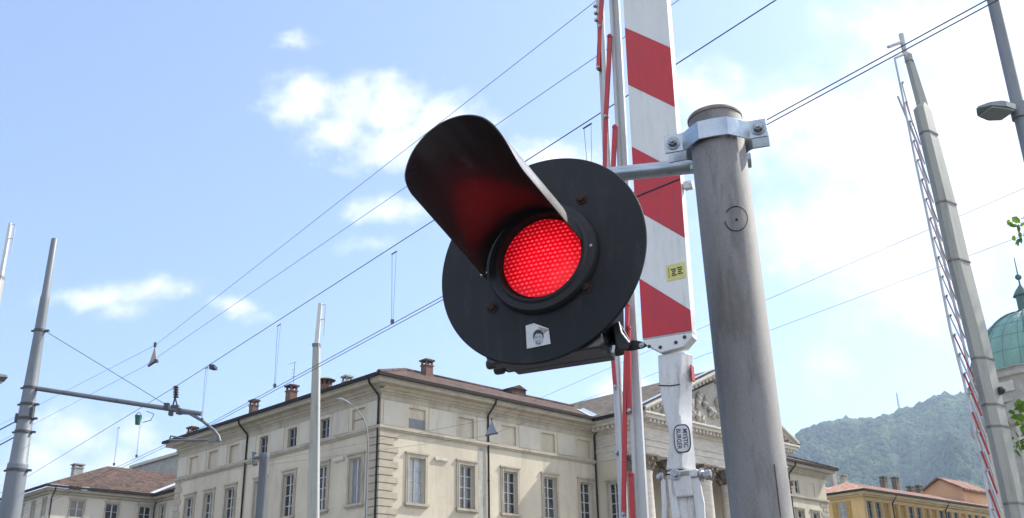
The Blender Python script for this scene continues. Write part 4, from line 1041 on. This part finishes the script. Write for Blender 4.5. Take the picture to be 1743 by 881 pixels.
# coupling: fork, bolts, hanging links and counter arm
zf = nk(1160, 800)[2]
mb = MB(); c = nk(1158, 822, -.05); mb.box(c, (.085, .09, .10), (bx_, bn, ZV)); mb.box(nk(1160, 806, -.045), (.12, .08, .03), (bx_, bn, ZV)); mb.build('coupling', 'casting_white', bar, 0, bevel=.006)
mb = MB(); mb.lathe(nk(1149, 807, -.01), bn, [(.021, 0), (.021, .012), (.014, .014)], 16); mb.build('coupling_boss', 'casting_white', bar)
mb = MB(); mb.hexbolt(nk(1150, 807, .004), bn, .0125, .014); mb.hexbolt(nk(1187, 806, -.03) + bx_ * .004, bx_, .017, .04); mb.hexbolt(nk(1124, 810, -.02), -bx_, .012, .02); mb.build('coupling_bolt', 'bolt_steel', bar)
for (a, b2, w) in (((1181, 812), (1192, 900), .03), ((1126, 815), (1128, 900), .018)):
    p0, p1 = nk(*a, -.02), nk(*b2, -.02); mb = MB(); mb.loft([sect(p0, bx_, bn, w, .014), sect((p0 + p1) / 2 + bx_ * .004, bx_, bn, w * 1.25, .014), sect(p1, bx_, bn, w, .014)]); mb.build('link_arm', 'casting_white', bar, 0, bevel=.003)
mb = MB(); p0, p1 = nk(1154, 818, -.06), nk(1158, 905, -.06); mb.tube([p0, p1], [.036, .047], 16); p2 = p1.copy(); p2[2] = .95; mb.tube([p1, p2], [.047, .06], 16); mb.build('counter_arm', 'casting_white', bar)
mb = MB(); mb.loft([sect(nk(1140, 815, -.03), bx_, bn, .02, .05), sect(nk(1150, 881, -.03), bx_, bn, .03, .05)]); mb.loft([sect(nk(1172, 820, -.06), bx_, bn, .016, .07), sect(nk(1176, 905, -.06), bx_, bn, .05, .07)]); mb.build('gusset', 'casting_white', bar, 0)
cabinet(bar, nk(1160, 905, -.06), bx_, bn, 1.0)
# stickers on the board
pc_ = on(1150.5, 462, bp(0, 3, -.003), bn)
mb = MB(); ex_, ez_ = nrm(bx_ + ZV * .03), ZV
def quad(c, ex, ez, w, h, off=.0): return [c - ex * w / 2 - ez * h / 2 + bn * off, c + ex * w / 2 - ez * h / 2 + bn * off, c + ex * w / 2 + ez * h / 2 + bn * off, c - ex * w / 2 + ez * h / 2 + bn * off]
mb.prism(quad(pc_, ex_, ez_, .079, .068), bn * .001); st = mb.build('yellow_sticker', 'sticker_yellow', panel, 0)
mb = MB()
for x0_, n_, y0_ in ((-.0105, 4, 0), (.0155, 4, .002)):
    for j in range(n_): mb.prism(quad(pc_ + ex_ * (x0_ + .003 * (j % 2)) + ez_ * (y0_ + .012 - .0085 * j), ex_, ez_, .021 - .004 * (j % 3), .0055, .0012), bn * .0006)
mb.prism(quad(pc_ - ex_ * .029, ex_, ez_, .0022, .045, .0012), bn * .0005); mb.build('sticker_print', 'print_dark', st, 0)
# folded skirt: two rails and red links in the plane of the boom
SK = bp(0, 3, .03)
def sk(u, v, off=0.): return on(u, v, SK, bn) + bn * off
def bar_strip(pts, w, d, off): return [sect(sk(u, v, off), bx_, bn, w, d) for u, v in pts]
mb = MB()
mb.loft(bar_strip([(1016, -420), (1019.5, 0), (1043, 520), (1060, 881), (1064, 1010)], .034, .012, -.01)); mb.loft(bar_strip([(1019, -420), (1023.5, 0), (1047, 520), (1064, 881), (1068, 1010)], .012, .02, .006)); mb.build('skirt_rail', 'skirt_white', bar, 0)
mb = MB(); mb.loft(bar_strip([(1031, -420), (1042, 0), (1069, 520), (1089, 881), (1095, 1010)], .046, .02, -.03)); mb.loft(bar_strip([(1028, -420), (1039, 0), (1066, 520), (1082, 881), (1088, 1010)], .012, .03, -.015)); mb.build('skirt_rail', 'skirt_white', bar, 0)
for pts in ([(1029, -150), (1026, 0), (1023.5, 48)], [(1023.5, 48), (1020.5, 118)], [(1039.5, 64), (1038, 110), (1033, 201)], [(1033, 201), (1031, 330), (1028, 430)], [(1048.5, 218), (1045, 300), (1040, 440)], [(1040, 520), (1046, 615), (1049.5, 660)], [(1070, 520), (1067, 620), (1065.5, 700), (1063.5, 876)], [(1071.5, 560), (1072.5, 625), (1073.5, 700)], [(1075.5, 808), (1079, 881), (1082, 960)]):
    w = .019 if pts[0][1] < 300 else .016
    mb = MB(); mb.loft(bar_strip(pts, w, .012, .012)); mb.lathe(sk(*pts[0], .012), bn, [(w * .62, -.006), (w * .62, .006)], 14); mb.lathe(sk(*pts[-1], .012), bn, [(w * .55, -.007), (w * .55, .005)], 14)
    lk = mb.build('skirt_link', 'skirt_red', bar, 30)
    mb = MB(); mb.hexbolt(sk(*pts[-1], .018), bn, .006, .01); mb.build('pivot', 'bolt_steel', lk)
mb = MB()
for u, v in ((1013, 10), (1014, 22), (1015, 34), (1050, 770), (1068, 773), (1022, 118), (1051, 660)): mb.hexbolt(sk(u, v, -.002), bn, .007, .012)
mb.build('rail_bolt', 'bolt_steel', bar)

# --- second raised barrier at the right, seen from behind
y2 = R(22); b2n = np.array([math.sin(y2), -math.cos(y2), 0]); b2x = np.array([math.cos(y2), math.sin(y2), 0])
C0 = at(1640, 500, 6.0); S2 = lambda u, v, off=0.: on(u, v, C0, b2n) + b2n * off
g0 = S2(1738, 910); bar2 = thing('crossing_barrier', 'raised grey tapering crossing barrier with thin lattice skirt at the right', 'barrier', (g0[0], g0[1], 0), group='raised level crossing barriers')
def hexring(v, a, c, d):      # left edge, ridge between the faces, right edge
    p0, p1, p2 = S2(a, v), S2(c, v, .025), S2(d, v)
    z = p1[2]; p0[2] = z; p2[2] = z
    return [p0, p1, p2, p2 - b2n * .05, p0 - b2n * .05 + b2x * .01]
HR = [(1010, 1750, 1762, 1778), (859, 1716.5, 1728, 1744), (726, 1687, 1698.5, 1718), (611, 1661, 1672, 1691), (560, 1649, 1660, 1680), (443, 1620, 1628.5, 1650.5), (340, 1598.5, 1606, 1626), (182, 1561.5, 1567, 1584)]
mb = MB(); mb.loft([hexring(*h) for h in HR]); mb.loft([hexring(181.9, 1562, 1567, 1583.5), hexring(176, 1566, 1569, 1579)]); boom2 = mb.build('boom', 'boom_grey', bar2, 12)
hrow = lambda v: tuple(np.interp(v, [h[0] for h in HR[::-1]], [h[k] for h in HR[::-1]]) for k in (1, 2, 3))
for v in (226, 345, 444, 611, 690, 727, 858):
    mb = MB(); a, c, d = hrow(v)
    r0 = [p + np.array([0, 0, s]) for s in (0,) for p in hexring(v, a - .8, c, d + .8)]; r1 = [p + ZV * .012 + b2n * .004 for p in r0]; r0 = [p + b2n * .004 for p in r0]; mb.loft([r0, r1])
    mb.build('joint_band', 'pole_paint', boom2, 0)
mb = MB(); mb.loft([sect(S2(1574, 178, -.02), b2x, b2n, .066, .04), sect(S2(1552, 102, -.02), b2x, b2n, .046, .035)]); mb.lathe(S2(1551.5, 102, -.02), ZV, [(.03, 0), (.03, .05), (.022, .06)], 14); mb.build('upper_boom', 'boom_grey', bar2, 30)
mb = MB(); mb.tube([S2(1552, 104, -.02), S2(1543.5, 86, -.02), S2(1537, 55, -.02)], [.02, .018, .018], 8); mb.tube([S2(1540, 68, -.02), S2(1515, 77, -.02)], .012, 6); mb.tube([S2(1550, 86, -.02), S2(1527, 96, -.02)], .009, 6); mb.build('tip_bracket', 'boom_pale', bar2)
RO = [(1526, 95), (1536, 143), (1562, 272), (1580, 354), (1600, 450), (1622, 560), (1645, 647), (1664, 735), (1678, 793), (1692, 873), (1706, 950)]
RI = [(1534, 159), (1568, 240), (1593, 350), (1616, 450), (1642, 558), (1659, 637), (1676, 717), (1689, 786), (1707, 870), (1724, 950)]
ip = lambda T_, v: np.interp(v, [t[1] for t in T_], [t[0] for t in T_])
for T_, off in ((RO, -.02), (RI, -.035)):
    mb = MB(); mb.loft([sect(S2(*p, off), b2x, b2n, .0055 + .000012 * p[1], .012) for p in T_]); mb.build('skirt_rail', 'skirt_white', bar2, 0)
for k in range(24):
    v0 = 140 + k * 33; v1 = v0 + 72
    a, b = (ip(RO, v0) + 1, v0), (ip(RI, v1) - 1, v1)
    mb = MB(); mb.loft([sect(S2(*p, -.008), b2x, b2n, .005 + .004 * (v0 > 600), .008) for p in (a, b)]); lk = mb.build('skirt_link', ('skirt_red' if v0 > 560 else 'skirt_overexposed') if k % 2 else 'skirt_white', bar2, 0)
    mb = MB(); mb.hexbolt(S2(*a, -.002), b2n, .006, .01); mb.build('pivot', 'bolt_steel', lk)
mb = MB(); mb.box(S2(1699, 666, .02), (.02, .03, .045), (b2x, b2n, ZV)); mb.lathe(S2(1699, 666, .02), b2n, [(.014, 0), (.017, .02), (.008, .03)], 12); mb.build('boom_lamp', 'dark_fitting', bar2)
cabinet(bar2, g0, b2x, b2n, 1.15)
mb = MB(); p = S2(1738, 910, -.03); mb.tube([p, np.array([p[0], p[1], 1.1])], .07, 14); mb.build('counter_arm', 'boom_grey', bar2)


def far_barrier(label, top, mid, bot, Y, w1, w2, w3):
    t, m_, b = at(*top, Y), at(*mid, Y), at(*bot, Y); o = thing('crossing_barrier', label, 'barrier', (b[0], b[1], 0), group='raised level crossing barriers')
    px = Y / 1700 * 1.05; base = b + (b - m_) / abs(b[2] - m_[2]) * (b[2] - 1.0) if b[2] > 1 else b
    mb = MB(); mb.loft([sect(p, XV, YV, w * px, .09) for p, w in ((base, w3 * 1.25), (b, w3), (m_, w2))]); bo = mb.build('boom', 'boom_grey', o, 0, bevel=.008)
    mb = MB(); mb.loft([sect(p + XV * w * px * .42 - YV * .05, XV, YV, w * px * .12, .012) for p, w in ((base, w3 * 1.2), (b, w3), (m_, w2))]); mb.build('edge_strip', 'boom_white', bo, 0)
    mb = MB(); mb.loft([sect(p, XV, YV, w * px, .06) for p, w in ((m_ - ZV * .01, w1), (t, w1 * .8))]); mb.build('upper_boom', 'boom_pale', o, 0)
    mb = MB(); mb.loft([sect(m_ + ZV * z, XV, YV, w2 * px * 1.12, .1) for z in (-.05, .0)]); mb.build('joint_band', 'pole_paint', bo, 0)
    mb = MB(); mb.tube([t - ZV * .02 + XV * .02, t + XV * .08 - ZV * .02, t + XV * .08 - ZV * .5], .008, 6); mb.tube([t + XV * .02 - ZV * .25, t + XV * .08 - ZV * .25], .008, 6); mb.build('skirt_rail', 'skirt_white', o)
    cabinet(o, base, XV, YV, 1.05); return o


far_barrier('distant raised white crossing barrier in front of the left villa wing', (545, 516), (539, 585), (533, 881), 14, 7, 11.5, 18.5)
far_barrier('raised white crossing barrier whose tip shows at the left edge', (18, 380), (2, 470), (-40, 700), 14, 5, 8, 14)

# ------------------------------------------------------------------ grey post with clamp and arm
PY = 2.36
p0 = at(1221, 240, PY); p1 = at(1297, 881, PY); pr = .0705
ax = nrm(p0 - p1); base = p1 - ax * (p1[2] / ax[2]); zt = at(1212, 199, PY)[2]
post = thing('signal_post', 'thick grey steel post with galvanised clamp carrying the signal arm', 'post', base)
hx = lambda z: base + ax * ((z - base[2]) / ax[2])
mb = MB(); mb.lathe(base, ax, [(.13, 0), (.13, .02), (pr + .012, .03), (pr, .06), (pr, (zt - .01) / ax[2]), (pr - .004, zt / ax[2])], 56, caps=False); mb.build('tube', 'pole_paint', post, 30)
tp = hx(zt); mb = MB(); mb.lathe(tp - ax * .012, ax, [(pr - .004, 0), (pr + .002, .0), (pr + .0025, .006), (pr - .001, .012), (.0, .016)], 56); mb.build('cap', 'pole_rim', post, 30)
sgx = np.array([.89240661, -.45123214, 0]); n0 = np.array([-.88716666 * .5, -.8887, 0]); fr_n = nrm(np.array([-.451, -.892, 0])); fr_x = np.array([.892, -.451, 0])
cz = at(1214, 218, PY - pr)[2]; cc = hx(cz)
# clamp: a bent strap in front, its twin behind, bolted through the ears
cw = .0265
yawc = R(19); cn = np.array([-math.sin(yawc), -math.cos(yawc), 0]); cx = np.array([math.cos(yawc), -math.sin(yawc), 0])
def strap(sign):
    th_ = .005; pts = []
    prf = [(-.136, .026), (-.088, .026), (-.080, .03), (-.062, .050), (-.038, .0735), (0.0, .0765), (.038, .0735), (.062, .050), (.080, .03), (.088, .026), (.132, .026)]
    r_in = [cc + cx * x + cn * sign * y for x, y in prf]; r_out = [cc + cx * x * (1.0) + cn * sign * (y + th_) for x, y in prf]
    mb = MB(); n = len(prf); vs = []
    for zz_ in (-cw, cw): vs += [p + ZV * zz_ for p in r_in] + [p + ZV * zz_ for p in r_out]
    fs = []
    for i in range(n - 1):
        fs += [(i, i + 1, 2 * n + i + 1, 2 * n + i), (n + i, 3 * n + i, 3 * n + i + 1, n + i + 1), (i, n + i, n + i + 1, i + 1), (2 * n + i, 2 * n + i + 1, 3 * n + i + 1, 3 * n + i)]
    fs += [(0, 2 * n, 3 * n, n), (n - 1, 2 * n - 1, 4 * n - 1, 3 * n - 1)]
    mb.add(vs, fs); return mb
cf = strap(1).build('clamp_strap', 'zinc', post, 25, bevel=.0015)
cb = strap(-1); cb.build('clamp_strap', 'zinc', post, 25, bevel=.0015)
mb = MB()
for x in (-.113, .110): mb = MB(); mb.hexbolt(cc + cx * x + cn * .031, cn, .0125, .015); mb.lathe(cc + cx * x + cn * .04, cn, [(.006, 0), (.006, .013)], 10); mb.build('clamp_bolt', 'bolt_steel', cf)
az_ = at(1165, 290, PY + .09)[2]
ya = R(11); adx = np.array([math.cos(ya), -math.sin(ya), 0])
A1 = at(1278, 272, PY + .1); A0 = A1 - adx * .62
za = A1[2]; mb = MB(); mb.tube([A0, A1], .0215, 24); mb.build('signal_arm', 'zinc', post)
mb = MB(); mb.box((cc + A1) / 2 + np.array([-.06, .06, -.0]), (.10, .03, .05), (cx, cn, ZV)); mb.build('arm_saddle', 'zinc', post, 0, bevel=.003)
# inspection mark: a scribed ring with a punched hole, on the curved front
def onpole(u, v):
    d = ray(u, v); P0 = hx(2.3); w = EYE - P0; d1 = d - ax * (d @ ax); w1 = w - ax * (w @ ax)
    A_, B_, C_ = d1 @ d1, 2 * d1 @ w1, w1 @ w1 - (pr + .0012) ** 2
    return EYE + d * ((-B_ - math.sqrt(max(0, B_ * B_ - 4 * A_ * C_))) / (2 * A_))
mb = MB(); ring = [onpole(1253 + 19.5 * math.cos(t), 371.5 + 21 * math.sin(t)) for t in np.linspace(-2.6, 2.9, 40)]; mb.tube(ring, .0012, 5); c = onpole(1254, 373); mb.ball(c, .0036, 8); mb.build('stamp_ring', 'ink', post)
mb = MB(); mb.tube([onpole(1318 + (v - 790) * .12, v) for v in range(790, 881, 10)], .0012, 5); mb.build('weld_line', 'ink', post)

# ------------------------------------------------------------------ the red signal
SC0 = np.array([.06500718, 2.2, 2.46999544]); sn = nrm(np.array([-.44858263, -.88716666, .10820786])); sx = np.array([.89240661, -.45123214, 0]); sz_ = nrm(np.array([.04882686, .09656541, .99412829]))
sig = thing('crossing_signal', 'lit red crossing signal with black round backing board and long hood', 'traffic light', SC0, (sx, -sn, sz_))
S = lambda x, z, y=0.: SC0 + sx * x + sz_ * z + sn * y
mb = MB(); RB = .2683; mb.lathe(SC0, sn, [(RB - .003, -.006), (RB, -.004), (RB, 0), (RB - .002, .002)], 128); board = mb.build('backing_board', 'black_board', sig, 30)
mb = MB()
for x, z in ((.110, .132), (-.120, -.111), (.122, -.104)): MB().hexbolt(S(x, z, .002), sn, .0095, .009).build('board_bolt', 'rust', board)
# housing behind and ledge below
mb = MB(); mb.loft([[S(x * .62, -.22 + (.40 * (z + 1) / 2), y) for x, z in ((-.25, -1), (.25, -1), (.25, .8), (.15, 1), (-.15, 1), (-.25, .8))] for y in (-.007, -.15)]); mb.build('housing', 'black_board', sig, 20, bevel=.008)
mb = MB()
mb.loft([[S(-.150, -.205, y), S(.150, -.205, y), S(.158, -.238, y), S(.150, -.25, y), S(-.125, -.25, y), S(-.135, -.238, y)] for y in (-.008, -.045)])
mb.loft([[S(-.142, -.19, y), S(.150, -.19, y), S(.150, -.243, y), S(-.115, -.243, y)] for y in (-.05, -.085)])
mb.loft([[S(-.115, -.19, y), S(.146, -.19, y), S(.142, -.241, y), S(-.108, -.241, y)] for y in (-.086, -.118)])
for yk in (-.03, -.068): mb.tube([S(-.145, -.240, yk), S(-.12, -.240, yk)], .012, 10)
mb.build('hinge_ledge', 'black_visor', sig, 30, bevel=.004)
# latch at lower right
mb = MB(); Lq = lambda u, v, y: on(u, v, S(0, 0, y), sn)
mb.loft([[Lq(u, v, y) for u, v in ((1042, 556), (1052, 546), (1062, 560), (1074, 582), (1068, 596), (1050, 596))] for y in (-.03, -.09)])
mb.build('latch', 'black_rubber', sig, 0, bevel=.004)
mb = MB(); mb.loft([[Lq(u, v, y) for u, v in ((1056, 584), (1078, 578), (1094, 581), (1104, 588), (1094, 593), (1074, 597), (1058, 596))] for y in (-.05, -.068)]); mb.build('latch_lever', 'black_rubber', sig, 0, bevel=.003)
mb = MB(); mb.tube([Lq(1053, 548, -.028), Lq(1058, 566, -.028), Lq(1071, 583, -.028)], .0022, 6); mb.tube([Lq(1045, 588, -.026), Lq(1043, 600, -.026)], .0035, 6); mb.hexbolt(Lq(1092, 587, -.05), sn, .004, .004); mb.build('latch_glint_bolt', 'bolt_steel', sig)  # latch edge highlights put in as thin bright tubes, with a bolt
# lens, bezel, collar
lc = (.012, -.009); lr_ = .101
mb = MB(); prof = [(lr_ * math.sin(a) / math.sin(.5), (math.cos(a) - math.cos(.5)) * .045) for a in np.linspace(.5, .001, 14)]; mb.lathe(S(lc[0], lc[1], .012), sn, prof, 64, caps=False)
lens = mb.build('lens', 'red_lens', sig, 180)
cc_ = S(.004, -.012)
mb = MB(); mb.lathe(S(lc[0], lc[1]), sn, [(.141, .003), (.140, .014), (.136, .02), (.121, .021), (.116, .026), (.110, .026), (.107, .015), (.104, .009)], 80, caps=False); mb.build('bezel', 'black_rubber', sig, 30)
mb = MB()
for x, z in ((-.135, -.022), (.140, -.008)): mb.lathe(S(x, z, .014), sn, [(.006, 0), (.006, .005), (.003, .007)], 10); 
mb.lathe(S(-.128, -.035, .03), -sx, [(.004, 0), (.004, .012)], 8); mb.build('hood_screw', 'bolt_steel', sig)
# hood: a tapering half tunnel whose lower edges sweep back to the bezel
HL, rb_, rf_, AMAX, TURN = .385, .127, .1145, R(94), R(10)
cb0, cf0 = np.array([-.006, -.012]), np.array([-.006, .030])
nA, nY = 96, 22
def hood_len(a):
    e = (AMAX - abs(a)) * rf_; rc = .034 if a > 0 else .10
    return HL - (rc - math.sqrt(max(0, rc * rc - (rc - e) ** 2)) if e < rc else 0)
def hood_pt(a, t, dr):
    y = .018 + t * hood_len(a); k = y / (HL + .018); c = cb0 + (cf0 - cb0) * k; r_ = rb_ + (rf_ - rb_) * k + dr
    return S(c[0] - r_ * math.sin(a + TURN), c[1] + r_ * math.cos(a + TURN), y)
vs = []; fs = []
for side, dr in ((0, 0.), (1, .0028)):
    for i in range(nA + 1):
        a = AMAX * math.sin(math.pi / 2 * (2 * i / nA - 1))
        for j in range(nY + 1): vs.append(hood_pt(a, j / nY, dr))
idx = lambda s_, i, j: s_ * (nA + 1) * (nY + 1) + i * (nY + 1) + j
for s_ in (0, 1):
    for i in range(nA):
        for j in range(nY):
            f_ = (idx(s_, i, j), idx(s_, i + 1, j), idx(s_, i + 1, j + 1), idx(s_, i, j + 1)); fs.append(f_ if s_ else f_[::-1])
for i in range(nA): fs.append((idx(0, i, nY), idx(0, i + 1, nY), idx(1, i + 1, nY), idx(1, i, nY)))
for i in (0, nA):
    for j in range(nY): fs.append((idx(0, i, j), idx(0, i, j + 1), idx(1, i, j + 1), idx(1, i, j)))
mb = MB(); mb.add(vs, fs); mb.build('hood', 'black_visor', sig, 50)
# square sticker with a printed head, upper corner torn
tL = lambda u, v, y=.003: on(u, v, S(0, 0, y), sn)
mb = MB(); mb.prism([tL(u, v) for u, v in ((895, 554), (909, 550), (920, 554), (934, 559), (937.5, 585), (897, 593.5))], sn * .0008); st = mb.build('portrait_sticker', 'sticker_white', board, 0)
pp = lambda x, y: (885 + x / 13.55, 540 + y / 13.55)
def ell(cx_, cy_, rx, ry, y, t0=0, t1=2 * math.pi, n=24): return [tL(*pp(cx_ + rx * math.cos(t), cy_ + ry * math.sin(t)), y) for t in np.linspace(t0, t1, n, endpoint=(t1 - t0 < 6))]
mb = MB(); mb.use(0).prism(ell(425, 430, 122, 150, .0041), sn * .0004); mb.use(1).prism(ell(432, 490, 100, 140, .0047), sn * .0004)
mb.use(0).prism(ell(430, 370, 95, 60, .0053, math.pi, 2 * math.pi), sn * .0003); mb.use(2)
for c_ in ((378, 455, 26, 12), (462, 448, 26, 12), (420, 575, 60, 42)): mb.prism(ell(*c_, .0053), sn * .0003)
mb.use(1).prism(ell(424, 572, 34, 16, .0058), sn * .0003); mb.build('printed_head', ['print_dark', 'print_mid', 'shutter_grey'], st, 0)
mb = MB(); mb.prism([tL(u, v, .005) for u, v in ((916, 556), (934, 560), (925, 567))], sn * .0006); mb.build('torn_corner', 'paving', st, 0)
# mount to the arm
mb = MB(); mb.tube([S(.10, .115, -.02), S(.10, .115, -.2)], .02, 12); mb.box(S(.1, .11, -.19), (.09, .06, .09), (sx, sn, sz_)); mb.build('mount', 'zinc', sig)

# ------------------------------------------------------------------ tree at the right edge
def tree():
    ty = 7.4; b = at(2130, 700, ty); b = np.array([b[0], b[1], 0]); o = thing('street_tree', 'leafy green tree reaching in from the right edge', 'tree', b)
    mb = MB(); mb.tube([b, b + np.array([.03, .02, 1.5]), b + np.array([.0, .05, 3.2]), b + np.array([.05, 0, 5.0]), b + np.array([0, 0, 6.2])], [.14, .11, .09, .055, .015], 12)
    ends = []
    lf = [(at(1738, 372, 7.0), 12, .10), (at(1741, 398, 7.0), 7, .07), (at(1736, 700, 6.6), 16, .12), (at(1738, 742, 6.6), 16, .12), (at(1731, 752, 6.6), 7, .08), (at(1728, 690, 6.6), 7, .08)]
    for c, n, s in lf:
        st_ = b + ZV * max(1.4, c[2] - .9); mid = (st_ * .45 + c * .55) + ZV * .12
        mb.tube([st_, mid, c + np.array([.06, 0, .02]), c], [.03, .016, .007, .003], 7); ends.append((c, n, s))
        for f in (.3, .4, .5, .62): ends.append((c + (mid - c) * f * 2 if f < .5 else mid + (st_ - mid) * (f - .5) * 2, int(26 + 30 * f), .12 + f * .35))
    for k in range(95):
        z0 = random.uniform(1.9, 5.9); a = random.uniform(-1.6, 1.6); L = random.uniform(.5, 1.35) * (1 - abs(z0 - 3.6) / 4.2); s0 = b + ZV * z0
        e_ = s0 + np.array([math.cos(a) * L * .9 + .0, math.sin(a) * L, random.uniform(.15, .6)])
        mb.tube([s0, (s0 + e_) / 2 + ZV * .1, e_], [.025, .013, .004], 6); ends.append((e_, random.randint(20, 34), .3))
    mb.build('trunk', 'bark', o)
    lm = MB()
    for c, n, s in ends:
        for _ in range(n):
            p = c + rng.normal(0, s * .5, 3); L = random.uniform(.05, .085); d = nrm(rng.normal(0, 1, 3) + np.array([0, 0, -.7])); w = nrm(np.cross(d, rng.normal(0, 1, 3))) * L * .34; up = np.cross(nrm(w), d) * L * .12
            m_ = p + d * L * .5
            lm.add([p, p + d * L * .3 + w, p + d * L * .7 + w * .8, p + d * L, p + d * L * .7 - w * .8, p + d * L * .3 - w, m_ - up], [(0, 1, 6), (1, 2, 6), (2, 3, 6), (3, 4, 6), (4, 5, 6), (5, 0, 6)])
    lm.build('crown', 'leaf', o, 0, recalc=False)


tree()
